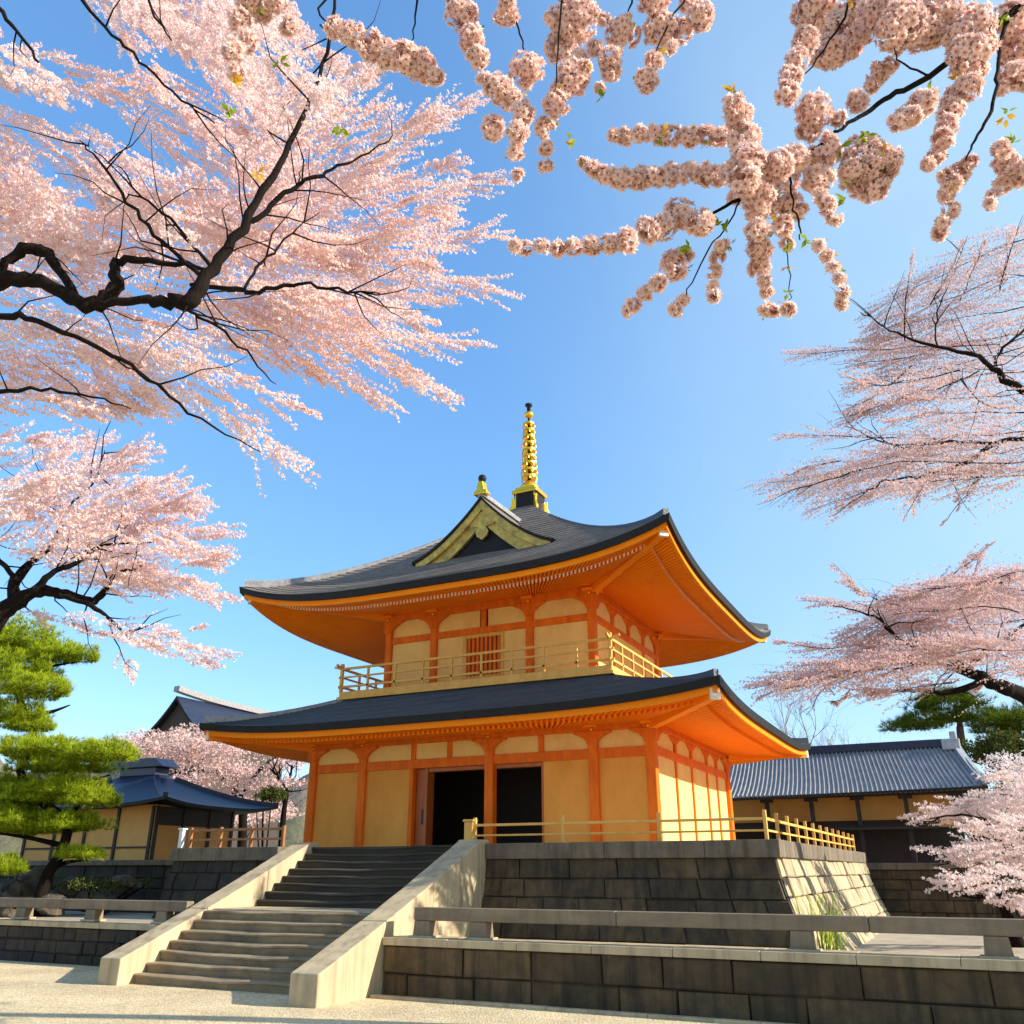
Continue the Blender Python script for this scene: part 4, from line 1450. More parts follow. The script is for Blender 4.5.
for yy in range(-50, 200, 30):
    for xx in range(-70, 230, 33):
        x0, y0 = xx + rng.normal(0, 9), yy + rng.normal(0, 9)
        a = R(44 + rng.normal(0, 7))
        L = rng.uniform(90, 140)
        pts = [(x0, y0), (x0 + L * 0.5 * math.cos(a), y0 + L * 0.5 * math.sin(a)), (x0 + L * math.cos(a * 0.95), y0 + L * math.sin(a * 0.95))]
        hit = False
        for f in (0.0, 0.15, 0.3, 0.45, 0.6, 0.75, 0.9):
            px, py = x0 + L * f * math.cos(a), y0 + L * f * math.sin(a)
            if any(math.hypot(px - gx, py - gy) < gr + 4 for gx, gy, gr in gaps):
                hit = True
        if hit or x0 + L * 0.7 > 330:
            continue
        cnt += 1
        plume(ca, pts, D + 0.9, rng.uniform(9, 13), 1550, 0.0205, 'blossom', dj=0.6, droop=0.06)

# ------------------------------------------------------------------ cherry B: mid left
cb = thing('cherry_tree', 'fan shaped pink cherry tree at the left edge, just above the bright green pine', 'tree', (-8.0, -18.6, 0))
D = 18.0
q0 = at(-70, 690, 18.3)
MB().tube(*smooth_path([np.array([-8.0, -18.6, -0.1]), np.array([-7.6, -18.6, 2.6]), q0, at(-25, 640, 18.1), at(0, 608, 18)], [0.5, 0.42, 0.36, 0.33, 0.27], 6), 12).build('trunk', 'bark', cb, smooth=True)
limb(cb, [(-10, 620), (12, 605), (30, 594), (55, 592), (80, 598), (98, 600), (110, 582), (122, 572), (150, 566)], [0.3, 0.26, 0.2, 0.17, 0.13, 0.12, 0.09, 0.06, 0.02], D, twigs=8, tl=1.2, tw_r=0.02)
limb(cb, [(14, 602), (16, 580), (32, 562), (52, 545), (62, 520), (60, 495)], [0.2, 0.17, 0.12, 0.09, 0.07, 0.03], D + 0.3, twigs=8, tl=1.3, tw_r=0.02)
limb(cb, [(32, 592), (50, 575), (80, 560), (105, 545), (155, 543)], [0.12, 0.1, 0.08, 0.05, 0.02], D - 0.3, twigs=8, tl=1.2, tw_r=0.02)
limb(cb, [(58, 595), (85, 603), (110, 618), (130, 640)], [0.09, 0.08, 0.05, 0.025], D - 0.5, twigs=6, tl=1.2, tw_r=0.02)
limb(cb, [(60, 520), (75, 500), (95, 480), (105, 450)], [0.06, 0.04, 0.03, 0.012], D, twigs=6, tl=1.2, tw_r=0.02)
limb(cb, [(16, 580), (-5, 555), (-30, 520)], [0.09, 0.07, 0.04], D, twigs=6, tl=1.2, tw_r=0.02)
PB = [
    [(-20, 540), (70, 490), (152, 442), 22], [(0, 520), (60, 470), (112, 432), 22], [(-30, 475), (40, 455), (100, 438), 16], [(20, 555), (110, 510), (186, 476), 22],
    [(40, 550), (130, 520), (207, 494), 22], [(40, 560), (150, 540), (238, 528), 22], [(60, 568), (150, 560), (237, 552), 20], [(90, 572), (170, 582), (237, 598), 16],
    [(-20, 500), (40, 505), (90, 520), 20], [(5, 545), (80, 550), (150, 572), 15], [(60, 530), (130, 520), (200, 515), 20], [(20, 500), (90, 470), (160, 455), 20],
    [(-40, 450), (20, 440), (70, 430), 10], [(-40, 510), (20, 490), (80, 480), 18], [(120, 575), (190, 585), (230, 612), 9],
    [(15, 612), (70, 625), (125, 640), 7], [(60, 618), (140, 638), (216, 664), 8], [(105, 628), (170, 640), (240, 653), 8], [(122, 640), (128, 665), (150, 690), 3],
    [(140, 630), (180, 632), (216, 622), 6], [(100, 520), (170, 540), (225, 568), 18], [(80, 500), (150, 490), (215, 510), 20],
]
for *pts, wpx in PB:
    plume(cb, pts, D, wpx, 620, 0.034, 'blossom', petals=4, dj=0.9, droop=0.05)

# ------------------------------------------------------------------ cherries on the right
c1 = thing('cherry_tree', 'airy cherry tree reaching in at the right edge in two layers of drooping sprays', 'tree', (19.0, -13.2, 0))
D = 12.0
MB().tube(*smooth_path([np.array([19.0, -13.2, -0.1]), np.array([18.8, -13.3, 4.0]), np.array([18.0, -13.6, 7.0]), at(1085, 430, 12)], [0.42, 0.34, 0.26, 0.18], 6), 12).build('trunk', 'bark', c1, smooth=True)
limb(c1, [(1085, 430), (1040, 402), (1010, 382), (990, 366), (975, 355), (930, 345), (890, 330), (862, 312)], [0.17, 0.11, 0.08, 0.06, 0.05, 0.035, 0.02, 0.008], D - 0.7, twigs=12, tl=0.9)
limb(c1, [(1085, 430), (1040, 438), (1000, 442), (960, 465), (920, 476), (880, 482)], [0.12, 0.06, 0.05, 0.045, 0.03, 0.012], D + 0.4, twigs=8, tl=0.8)
limb(c1, [(1000, 442), (950, 442), (905, 445), (872, 438), (845, 425)], [0.04, 0.03, 0.025, 0.018, 0.008], D + 0.4, twigs=8, tl=0.7)
limb(c1, [(995, 368), (1000, 352), (1024, 330), (1045, 300)], [0.04, 0.035, 0.03, 0.02], D + 0.3, twigs=5, tl=0.8)
limb(c1, [(938, 346), (936, 320), (950, 280), (966, 240)], [0.02, 0.016, 0.012, 0.006], D - 0.7, twigs=5, tl=0.6)
limb(c1, [(1015, 408), (985, 405), (960, 378)], [0.03, 0.02, 0.008], D - 0.7, twigs=3, tl=0.6)
P1 = [
    [(1070, 225), (960, 265), (862, 322), 16], [(1070, 260), (960, 295), (868, 335), 18], [(1060, 300), (960, 320), (860, 345), 18], [(1070, 330), (960, 345), (860, 350), 15],
    [(1000, 345), (890, 348), (788, 355), 6], [(1060, 350), (940, 365), (846, 386), 13], [(1050, 365), (940, 385), (838, 422), 13], [(960, 370), (890, 385), (850, 378), 7],
    [(940, 350), (880, 362), (830, 365), 6], [(1060, 390), (1000, 395), (900, 400), 6], [(980, 372), (900, 400), (836, 420), 8],
    [(930, 305), (950, 270), (968, 235), 4], [(905, 340), (905, 300), (914, 252), 4], [(1000, 290), (1010, 250), (1024, 215), 5], [(960, 300), (975, 265), (985, 240), 4],
    [(1070, 415), (960, 412), (880, 424), 11], [(1070, 435), (930, 440), (800, 498), 17], [(1070, 460), (900, 465), (752, 490), 14], [(900, 438), (840, 436), (773, 434), 4],
    [(1000, 465), (890, 485), (806, 510), 10], [(1060, 445), (950, 450), (845, 468), 17], [(1060, 475), (960, 478), (870, 488), 11],
    [(930, 470), (918, 495), (903, 520), 4], [(985, 472), (965, 495), (943, 524), 5], [(885, 480), (855, 500), (829, 518), 6], [(860, 470), (800, 488), (757, 505), 6],
    [(840, 460), (800, 470), (778, 482), 5], [(915, 365), (870, 400), (843, 405), 6],
]
for *pts, wpx in P1:
    plume(c1, pts, D, wpx, 2000, 0.0165, 'blossom_cool', petals=4, twig=0.012, dj=0.6, droop=0.05, slen=0.45)
c2 = thing('cherry_tree', 'spreading dusky pink cherry bough just above the tiled hall and the lower temple eave', 'tree', (21.0, -4.0, 0))
D = 20.0
MB().tube(*smooth_path([np.array([21.0, -4.0, -0.1]), np.array([20.6, -4.3, 2.6]), at(1110, 740, 20.3), at(1050, 708, 20), at(1000, 685, 19.4)], [0.5, 0.42, 0.30, 0.2, 0.14], 6), 12).build('trunk', 'bark', c2, smooth=True)
limb(c2, [(1010, 690), (985, 680), (962, 665), (930, 650), (900, 640), (880, 620), (860, 612), (832, 605)], [0.24, 0.2, 0.14, 0.09, 0.07, 0.05, 0.03, 0.012], D - 0.8, twigs=12, tl=1.2, tw_r=0.02)
limb(c2, [(975, 676), (940, 665), (900, 662), (868, 665), (830, 676), (785, 690)], [0.14, 0.09, 0.07, 0.055, 0.03, 0.012], D - 0.4, twigs=10, tl=1.1, tw_r=0.02)
limb(c2, [(985, 680), (950, 692), (920, 690), (890, 692)], [0.12, 0.1, 0.07, 0.04], D + 0.8, twigs=6, tl=1.1, tw_r=0.02)
limb(c2, [(965, 668), (990, 650), (1015, 630), (1050, 610)], [0.1, 0.07, 0.05, 0.03], D - 0.8, twigs=6, tl=1.2, tw_r=0.02)
P2 = [
    [(1070, 590), (960, 590), (872, 608), 16], [(1070, 620), (950, 625), (850, 648), 18], [(1060, 640), (920, 655), (782, 682), 15], [(980, 645), (870, 658), (750, 690), 10],
    [(1020, 610), (920, 612), (838, 640), 17], [(950, 610), (880, 608), (800, 600), 6], [(900, 606), (868, 595), (832, 563), 4], [(930, 592), (960, 570), (992, 543), 5],
    [(1070, 655), (990, 650), (920, 648), 16], [(1070, 600), (1000, 595), (920, 602), 14], [(950, 660), (860, 672), (778, 690), 11], [(1000, 580), (940, 588), (880, 600), 11],
    [(900, 640), (830, 648), (775, 640), 6], [(900, 650), (830, 668), (758, 699), 7], [(960, 680), (900, 690), (850, 690), 6], [(1070, 680), (1010, 668), (970, 690), 9],
    [(850, 690), (840, 700), (825, 702), 4], [(960, 600), (972, 580), (980, 555), 3], [(1060, 570), (1010, 575), (960, 590), 9],
]
for *pts, wpx in P2:
    plume(c2, pts, D, wpx * 1.05, 1350, 0.026, 'blossom_cool', petals=4, twig=0.018, dj=0.9, droop=0.05, slen=0.45)
c3 = thing('cherry_tree', 'low cherry tree with flat cloud pads of pale blossom before the brown wall at right', 'tree', tuple(at(1012, 916, 24.0)))
D = 24.0
gb = at(1012, 916, 24.0)
gb[2] = 0.42
MB().tube(*smooth_path([gb, at(1003, 900, 24), at(990, 882, 24), at(1000, 862, 24), at(1020, 840, 24)], [0.2, 0.16, 0.13, 0.1, 0.06], 5), 10).build('trunk', 'bark', c3, smooth=True)
limb(c3, [(990, 882), (975, 868), (955, 862), (935, 858)], [0.11, 0.08, 0.05, 0.02], D - 0.8, twigs=6, tl=0.9, tw_r=0.02)
limb(c3, [(1015, 845), (990, 822), (960, 815), (930, 818)], [0.08, 0.06, 0.04, 0.02], D - 0.8, twigs=6, tl=0.9, tw_r=0.02)
limb(c3, [(995, 890), (975, 898), (950, 892)], [0.09, 0.05, 0.02], D - 0.8, twigs=3, tl=0.6, tw_r=0.02)
P3 = [[(1090, 795), (1000, 800), (905, 818), 11], [(1090, 815), (1010, 815), (930, 815), 12], [(1080, 850), (1000, 845), (918, 852), 8], [(1080, 865), (1010, 862), (950, 862), 9],
      [(1080, 885), (1010, 880), (930, 884), 9], [(1080, 775), (1030, 772), (985, 778), 8], [(1080, 835), (1020, 828), (960, 828), 10], [(1080, 900), (1030, 905), (985, 895), 9],
      [(1090, 805), (1020, 800), (950, 806), 10]]
for *pts, wpx in P3:
    plume(c3, pts, D, wpx * 1.2, 760, 0.034, 'blossom_pale', petals=4, dj=0.8, droop=0.0)


# distant cherries
def far_cherry(label, d, pads, limbs_, base, fsz, dens, mat='blossom_far'):
    b = at(base[0], base[1], d)
    b[2] = ground_at(b[0]) - 0.03
    o = thing('cherry_tree', label, 'tree', tuple(b), 'pink cherry trees behind the pavilion')
    for i, (pts, rad) in enumerate(limbs_):
        P = [at(x, y, d) for x, y in pts]
        if i == 0:
            P = [b] + P
            rad = [rad[0] * 1.2] + rad
        P, r = smooth_path(P, rad, 5)
        mb = MB().tube(P, r, 7)
        for k in range(7):
            j = rng.integers(3, len(P) - 1)
            dr = unit(unit(P[j] - P[j - 1]) * 0.6 + rng.normal(0, 0.6, 3) + [0, 0, 0.3])
            qq = [P[j]]
            for _ in range(3):
                qq.append(qq[-1] + dr * 0.5)
                dr = unit(dr + rng.normal(0, 0.35, 3))
            mb.tube(qq, [0.05, 0.035, 0.025, 0.012], 4)
        mb.build('trunk' if i == 0 else 'limb', 'bark', o, smooth=True)
    for (cx, cy, rx, ry) in pads:
        c = at(cx, cy, d + rng.normal(0, 1.5))
        k = np.linalg.norm(c - EYE) / FPX
        a, bz = rx * k, ry * k
        n = int(dens * a * bz * 4)
        U = unit(rng.normal(size=(n, 3))) * (rng.uniform(0.1, 1, n) ** 0.5)[:, None]
        lump = 1 + 0.25 * np.sin(5 * U[:, :1] + 3 * cx) * np.cos(4 * U[:, 1:2] + cy)
        C = c + U * lump * np.array([a, a * 0.8, bz])
        V, tip = flowers(C, rng.normal(size=(n, 3)) + [0.2, 0, 0.5], fsz * rng.uniform(0.7, 1.3, n), 3, wide=0.5)
        quads_object('crown', V, tip, mat, o)
    return o


far_cherry('broad pink cherry tree with forked dark trunk between the pavilion roof and the temple', 50,
           [(180, 745, 50, 9), (215, 752, 50, 11), (170, 762, 35, 8), (232, 770, 48, 9), (190, 782, 36, 8), (255, 785, 40, 9), (150, 755, 30, 8), (225, 800, 34, 7)],
           [([(243, 822), (240, 800), (228, 785), (215, 770)], [0.24, 0.2, 0.13, 0.06]), ([(241, 802), (248, 785), (262, 768), (280, 755)], [0.16, 0.12, 0.08, 0.04])],
           (243, 860), 0.085, 130)
far_cherry('slim dark stemmed pink cherry tree close beside the temple left column', 47,
           [(285, 765, 22, 7), (290, 782, 18, 6), (275, 800, 18, 6), (297, 758, 20, 6)],
           [([(283, 822), (286, 800), (290, 780), (292, 765)], [0.15, 0.11, 0.08, 0.04]), ([(288, 790), (278, 778), (270, 768)], [0.08, 0.06, 0.03])],
           (281, 860), 0.08, 130)
far_cherry('pale pink cherry tree far behind, partly hidden by the dark gable', 62,
           [(150, 740, 40, 8), (115, 748, 36, 8), (200, 735, 45, 8), (245, 742, 50, 8), (290, 750, 40, 8), (270, 812, 40, 8), (230, 820, 35, 6)],
           [([(160, 830), (165, 790), (160, 760), (150, 745)], [0.25, 0.2, 0.15, 0.08]), ([(165, 785), (185, 765), (205, 745)], [0.13, 0.1, 0.05])],
           (160, 850), 0.10, 90)
rc = far_cherry('rose pink cherry crown behind the right end of the tiled hall', 40,
                [(1010, 775, 30, 8), (1040, 760, 34, 8), (995, 760, 18, 6), (1020, 790, 26, 7)],
                [([(1030, 850), (1025, 815), (1015, 790), (1005, 775)], [0.25, 0.2, 0.14, 0.06])], (1035, 880), 0.075, 120, 'blossom_pale')
rc['group'] = 'cherry trees at the right edge'


# ------------------------------------------------------------------ double-flowered cherry hanging from the top
dk = thing('cherry_tree', 'double flowered cherry tree with hanging pompon clusters across the top middle and right', 'tree', (19.5, -27.0, 0))
D = 3.6
top = at(1090, -60, 3.6)
MB().tube(*smooth_path([np.array([19.5, -27.0, -0.1]), np.array([19.2, -27.0, 3.0]), np.array([18.2, -26.6, 6.0]), np.array([16.2, -26.4, 7.4]), at(1060, -30, 3.7)], [0.26, 0.2, 0.14, 0.08, 0.035], 6), 10).build('trunk', 'bark', dk, smooth=True)
ov = [at(1060, -30, 3.7), at(900, -160, 3.5), at(640, -170, 3.4), at(430, -120, 3.6), at(330, -60, 3.7)]
MB().tube(*smooth_path(ov, [0.035, 0.03, 0.026, 0.02, 0.012], 6), 7).build('branch', 'bark', dk, smooth=True)
for pts, rad in [
    ([(1060, -30), (1020, 6), (985, 32), (930, 75), (890, 96), (860, 116), (834, 134)], [0.034, 0.022, 0.019, 0.017, 0.015, 0.012, 0.008]),
    ([(1020, 6), (1003, 30), (997, 70), (992, 110), (975, 140), (966, 160)], [0.014, 0.012, 0.010, 0.010, 0.007, 0.004]),
    ([(834, 134), (800, 160), (765, 188), (725, 207), (690, 226)], [0.008, 0.009, 0.010, 0.009, 0.005]),
    ([(790, 178), (793, 205), (800, 225), (800, 240)], [0.006, 0.005, 0.005, 0.003]),
    ([(740, 200), (728, 225), (705, 255), (685, 295)], [0.005, 0.004, 0.004, 0.003]),
    ([(520, -100), (513, -20), (516, 20), (524, 52)], [0.01, 0.007, 0.006, 0.004]),
    ([(430, -110), (420, -20), (416, 10), (412, 42)], [0.01, 0.008, 0.006, 0.003]),
    ([(640, -150), (634, -20), (628, 12)], [0.01, 0.007, 0.004]),
    ([(560, -150), (563, -20), (560, 20), (556, 90)], [0.01, 0.007, 0.006, 0.003]),
    ([(700, -150), (690, -20), (670, 20), (648, 70)], [0.01, 0.007, 0.005, 0.003]),
    ([(335, -60), (335, -10), (318, 10), (340, 30)], [0.01, 0.007, 0.006, 0.004]),
    ([(930, 75), (900, 62), (893, 48)], [0.007, 0.005, 0.003]),
    ([(985, 32), (975, 60), (955, 95)], [0.008, 0.006, 0.003]),
    ([(850, -150), (850, -10), (830, 40), (800, 80)], [0.012, 0.008, 0.006, 0.003]),
    ([(787, 240), (788, 270), (790, 300)], [0.003, 0.003, 0.002]),
]:
    P = [at(x, y, D) for x, y in pts]
    P, r = smooth_path(P, rad, 5)
    P = [P[0]] + [p + rng.normal(0, 0.004, 3) for p in P[1:]]
    MB().tube(P, r, 7).build('branch', 'bark', dk, smooth=True)


def pompon_spray(balls, d):
    """a string of double blossoms packed into balls; balls: (px, py, radius px)"""
    Vs, Ts = [], []
    bz = []
    for (x, y, r) in balls:
        c = at(x, y, d + rng.normal(0, 0.05))
        k = np.linalg.norm(c - EYE) / FPX
        bz.append((c, r * k))
    for c, Rb in bz:
        fs = 0.034
        n = int(max(6, 3.6 * (Rb / fs) ** 2 * 1.0))
        dirs = unit(rng.normal(size=(n, 3)))
        # relax a little so the blossoms spread evenly over the ball
        for _ in range(6):
            df = dirs[:, None] - dirs[None]
            ds = (df ** 2).sum(-1, keepdims=True) + 0.02
            dirs = unit(dirs + 0.02 * (df / ds ** 1.5).sum(1) / n * 4)
        sq = np.array([1, 1, 0.95])
        cc = c + dirs * max(Rb - fs * 0.75, fs * 0.3) * sq * rng.uniform(0.82, 1.08, (n, 1))
        n2 = n // 2
        cc = np.concatenate([cc, c + dirs[:n2] * Rb * 0.4])
        dirs = np.concatenate([dirs, dirs[:n2]])
        nn = dirs + rng.normal(0, 0.25, dirs.shape)
        for (pet, s_, cup, wd) in ((9, 1.0, 0.10, 0.26), (8, 0.86, 0.42, 0.26), (6, 0.62, 0.85, 0.28), (4, 0.4, 1.2, 0.3)):
            V, T = flowers(cc + nn * 0.002, nn, fs * s_ * rng.uniform(0.85, 1.15, len(cc)), pet, cup, wd)
            Vs.append(V)
            Ts.append(T * (1.0 if s_ > 0.7 else 0.8))
    quads_object('blossom_cluster', np.concatenate(Vs), np.concatenate(Ts), 'double_blossom', dk)


SPR = [
    [(335, 28, 11), (352, 34, 13), (370, 45, 15), (388, 54, 15), (405, 58, 16), (422, 66, 17), (435, 76, 10)],
    [(458, -8, 16), (462, 15, 16), (472, 38, 14), (478, 58, 12), (485, 82, 10)],
    [(506, 14, 13), (508, -6, 11)],
    [(527, 70, 18), (500, 88, 15), (492, 128, 14), (512, 100, 13), (523, 112, 13), (517, 132, 12), (516, 152, 10), (519, 175, 7)],
    [(551, 20, 9), (575, 20, 24), (562, 48, 17), (572, 78, 18), (578, 62, 12), (556, 104, 14), (545, 128, 12), (546, 148, 9), (545, 165, 9), (560, 92, 12)],
    [(623, 34, 17), (610, 58, 13), (611, 72, 10), (594, 48, 9), (604, 20, 7)],
    [(653, 2, 15), (662, 30, 18), (682, 30, 12), (700, 16, 14), (686, 4, 9), (672, 48, 8)],
    [(647, 81, 13), (655, 60, 10)],
    [(585, 66, 8), (600, 88, 6)],
    [(614, 135, 7), (625, 136, 10), (640, 136, 11), (656, 135, 12), (672, 136, 12), (690, 136, 12), (706, 135, 11), (720, 136, 11)],
    [(583, 163, 6), (592, 168, 10), (606, 174, 12), (622, 178, 13), (640, 178, 13), (656, 176, 13), (672, 174, 13), (690, 174, 13), (708, 174, 13), (722, 176, 12)],
    [(515, 246, 6), (526, 248, 9), (542, 247, 10), (558, 248, 10), (574, 247, 11), (592, 246, 12), (610, 243, 13), (628, 240, 14), (646, 232, 15), (662, 226, 16), (680, 214, 17), (700, 222, 16)],
    [(733, 104, 12), (740, 118, 15), (744, 140, 17), (748, 160, 18), (744, 180, 17), (758, 196, 17), (766, 170, 17), (780, 165, 15), (796, 158, 15), (730, 170, 12)],
    [(815, 112, 18), (824, 150, 17), (818, 180, 16), (810, 130, 13), (838, 118, 9), (806, 165, 12)],
    [(868, 170, 26), (862, 155, 20), (884, 164, 18), (872, 188, 15), (852, 172, 14)],
    [(756, 212, 14), (758, 232, 14), (760, 250, 14), (760, 268, 13), (764, 282, 8)],
    [(767, 292, 6), (765, 309, 9), (774, 311, 7)], [(788, 310, 9)],
    [(790, 205, 13), (783, 226, 12), (800, 212, 10), (787, 244, 8), (770, 205, 12)],
    [(674, 266, 16), (684, 255, 10), (658, 284, 11), (646, 294, 10), (634, 304, 9), (628, 311, 7)],
    [(722, 245, 8), (718, 258, 9), (714, 272, 9), (711, 288, 9), (714, 296, 7)],
    [(676, 309, 9), (683, 300, 6)],
    [(826, 206, 11), (834, 218, 9), (820, 196, 9)],
    [(818, 246, 5), (827, 256, 6), (834, 268, 7), (839, 280, 7), (842, 292, 7), (842, 303, 7)],
    [(787, 92, 13), (790, 76, 12), (797, 60, 12), (806, 40, 13), (808, 12, 16), (812, 28, 13), (822, 0, 14)],
    [(832, 52, 16), (848, 46, 14), (850, 18, 18), (836, 28, 14), (866, 8, 16), (818, 60, 10), (862, 32, 12)],
    [(900, 26, 22), (922, 28, 20), (946, 16, 18), (880, 10, 18), (914, 6, 16), (930, 10, 14), (938, 34, 10)],
    [(877, 74, 11), (872, 86, 8), (890, 66, 8)],
    [(857, 102, 11)],
    [(898, 120, 11), (912, 116, 10), (922, 104, 14), (930, 98, 9)],
    [(968, 54, 18), (974, 26, 18), (958, 36, 13), (968, 86, 13), (978, 70, 10), (984, 46, 12), (960, 68, 9)],
    [(950, 110, 13), (946, 126, 12), (943, 140, 11), (936, 154, 10), (928, 164, 8), (954, 94, 9)],
    [(1012, 22, 18), (1018, 50, 16), (1014, 76, 14), (1026, 0, 16), (1030, 80, 12), (1002, 88, 7)],
    [(970, 162, 8), (960, 174, 11), (952, 184, 10), (946, 196, 9), (950, 210, 9), (944, 222, 8), (939, 234, 8), (946, 176, 8)],
    [(1002, 150, 10), (1006, 164, 12), (1013, 176, 13), (1026, 172, 12), (1002, 186, 9), (995, 196, 8), (990, 204, 6)],
    [(735, 196, 10), (770, 185, 14), (790, 182, 12)],
    [(250, 0, 14), (262, 10, 13), (240, 22, 12), (275, 0, 12), (288, 26, 10), (232, 50, 12), (246, 42, 12), (236, 72, 10)],
]
for s_ in SPR:
    pompon_spray(s_, D + rng.normal(0, 0.12))


def leaf_tuft(px, py, d, n, size, mat, parent, up=0.0):
    c = at(px, py, d)
    dirs = unit(rng.normal(size=(n, 3)) + np.array([0, 0, up]))
    sd = unit(np.cross(dirs, rng.normal(size=(n, 3))))
    nn = np.cross(sd, dirs)
    s = size * rng.uniform(0.6, 1.15, (n, 1))
    b = c + rng.normal(0, size * 0.15, (n, 3))
    A = np.stack([b, b + s * (dirs * 0.45 + sd * 0.22 + nn * 0.06), b + s * dirs * 1.0, b + s * (dirs * 0.45 - sd * 0.22 + nn * 0.06)], 1)
    quads_object('leaf_tuft', A, np.tile(np.array([0, 0.5, 1, 0.5]), (n, 1)), mat, parent)


for (x, y, n, s, mt) in [(736, 92, 10, 0.075, 'bronze_leaf'), (572, 138, 6, 0.06, 'spring_leaf'), (569, 146, 4, 0.04, 'bronze_leaf'), (600, 96, 6, 0.06, 'spring_leaf'),
                         (723, 222, 8, 0.055, 'spring_leaf'), (729, 244, 8, 0.055, 'spring_leaf'), (840, 148, 4, 0.075, 'spring_leaf'), (866, 135, 8, 0.06, 'spring_leaf'),
                         (885, 152, 8, 0.045, 'bronze_leaf'), (928, 92, 7, 0.075, 'spring_leaf'), (845, 197, 6, 0.06, 'spring_leaf'), (1002, 18, 6, 0.05, 'spring_leaf'),
                         (1004, 118, 7, 0.055, 'bronze_leaf'), (1012, 142, 8, 0.065, 'spring_leaf'), (660, 56, 5, 0.05, 'bronze_leaf'), (688, 250, 7, 0.055, 'spring_leaf'),
                         (770, 236, 5, 0.045, 'spring_leaf'), (788, 246, 10, 0.045, 'spring_leaf'), (806, 240, 8, 0.05, 'spring_leaf'), (820, 246, 8, 0.045, 'spring_leaf'),
                         (842, 270, 4, 0.04, 'spring_leaf'), (787, 268, 6, 0.04, 'bronze_leaf'), (788, 292, 8, 0.04, 'spring_leaf'), (960, 76, 6, 0.055, 'bronze_leaf'),
                         (340, 130, 8, 0.065, 'spring_leaf'), (231, 115, 7, 0.06, 'spring_leaf'), (236, 78, 8, 0.065, 'bronze_leaf'), (258, 173, 7, 0.06, 'bronze_leaf'),
                         (770, 218, 4, 0.045, 'bronze_leaf'), (850, 4, 6, 0.05, 'bronze_leaf'), (280, 62, 5, 0.05, 'spring_leaf'), (1008, 110, 6, 0.05, 'spring_leaf')]:
    leaf_tuft(x, y, D - 0.05, n, s, mt, dk)


for s_ in SPR:
    for (x, y, r) in s_:
        if rng.uniform() < 0.22:
            a_ = rng.uniform(0, 6.28)
            leaf_tuft(x + r * 0.9 * math.cos(a_), y + r * 0.9 * math.sin(a_), D - 0.02, rng.integers(2, 5), rng.uniform(0.03, 0.05), 'bronze_leaf' if rng.uniform() < 0.55 else 'spring_leaf', dk)

# ------------------------------------------------------------------ pines
def pine_pad(parent, c, a, b, h, n, ln, mat, nn=9):
    """flat cloud of needle tufts: a, b half widths, h half height"""
    c = np.array(c)
    U = rng.normal(size=(n, 3))
    U = unit(U) * (rng.uniform(0.25, 1, n) ** 0.4)[:, None]
    U[:, 2] = np.where(U[:, 2] < -0.2, U[:, 2] * 0.35, U[:, 2])
    ph = rng.uniform(0, 6.28, 4)
    lump = 1 + 0.16 * np.sin(4.5 * U[:, 0] + ph[0]) + 0.14 * np.sin(5.5 * U[:, 1] + ph[1]) + 0.10 * np.sin(11 * U[:, 0] + 9 * U[:, 1] + ph[2])
    C = c + U * np.stack([lump * a, lump * b, (0.35 + 0.75 * lump ** 2) * h], -1)
    up = unit(U * [0.7, 0.7, 0.4] + [0, 0, 0.9] + rng.normal(0, 0.2, (n, 3)))
    dirs = unit(up[:, None] + rng.normal(0, 0.55, (n, nn, 3)))
    L = ln * rng.uniform(0.6, 1.15, (n, nn, 1))
    sd = unit(np.cross(dirs, rng.normal(size=(n, nn, 3)))) * ln * 0.035
    B = C[:, None] + 0 * dirs
    V = np.stack([B - sd, B + sd, B + dirs * L + sd * 0.3, B + dirs * L - sd * 0.3], 2).reshape(-1, 4, 3)
    tip = np.tile(np.array([0, 0, 1, 1.0]), (len(V), 1))
    return quads_object('needle_pad', V, tip, mat, parent)


D = 28.0
pb = at(38, 905, D)
pb[2] = 0.9
pn = thing('pine_tree', 'bright yellow green cloud pruned pine at the left edge behind the stone rail', 'tree', tuple(pb))
MB().tube(*smooth_path([pb, at(46, 878, D), at(62, 850, D), at(66, 822, D), at(40, 800, D), at(20, 770, D), at(34, 740, D), at(20, 700, D), at(10, 660, D), at(15, 635, D)],
                       [0.2, 0.17, 0.15, 0.14, 0.13, 0.12, 0.11, 0.1, 0.08, 0.04], 5), 9).build('trunk', 'bark', pn, smooth=True)
for pts in ([(64, 822), (80, 805), (98, 795)], [(30, 790), (60, 775), (95, 768)], [(22, 760), (-10, 745), (-30, 740)], [(24, 715), (50, 712), (70, 705)], [(12, 670), (40, 668), (75, 662)], [(60, 845), (30, 838), (-10, 832)], [(60, 790), (85, 782), (110, 775)], [(52, 868), (68, 862), (88, 860)]):
    P, r = smooth_path([at(x, y, D + 0.3) for x, y in pts], [0.09, 0.06, 0.02], 5)
    MB().tube(P, r, 7).build('limb', 'bark', pn, smooth=True)
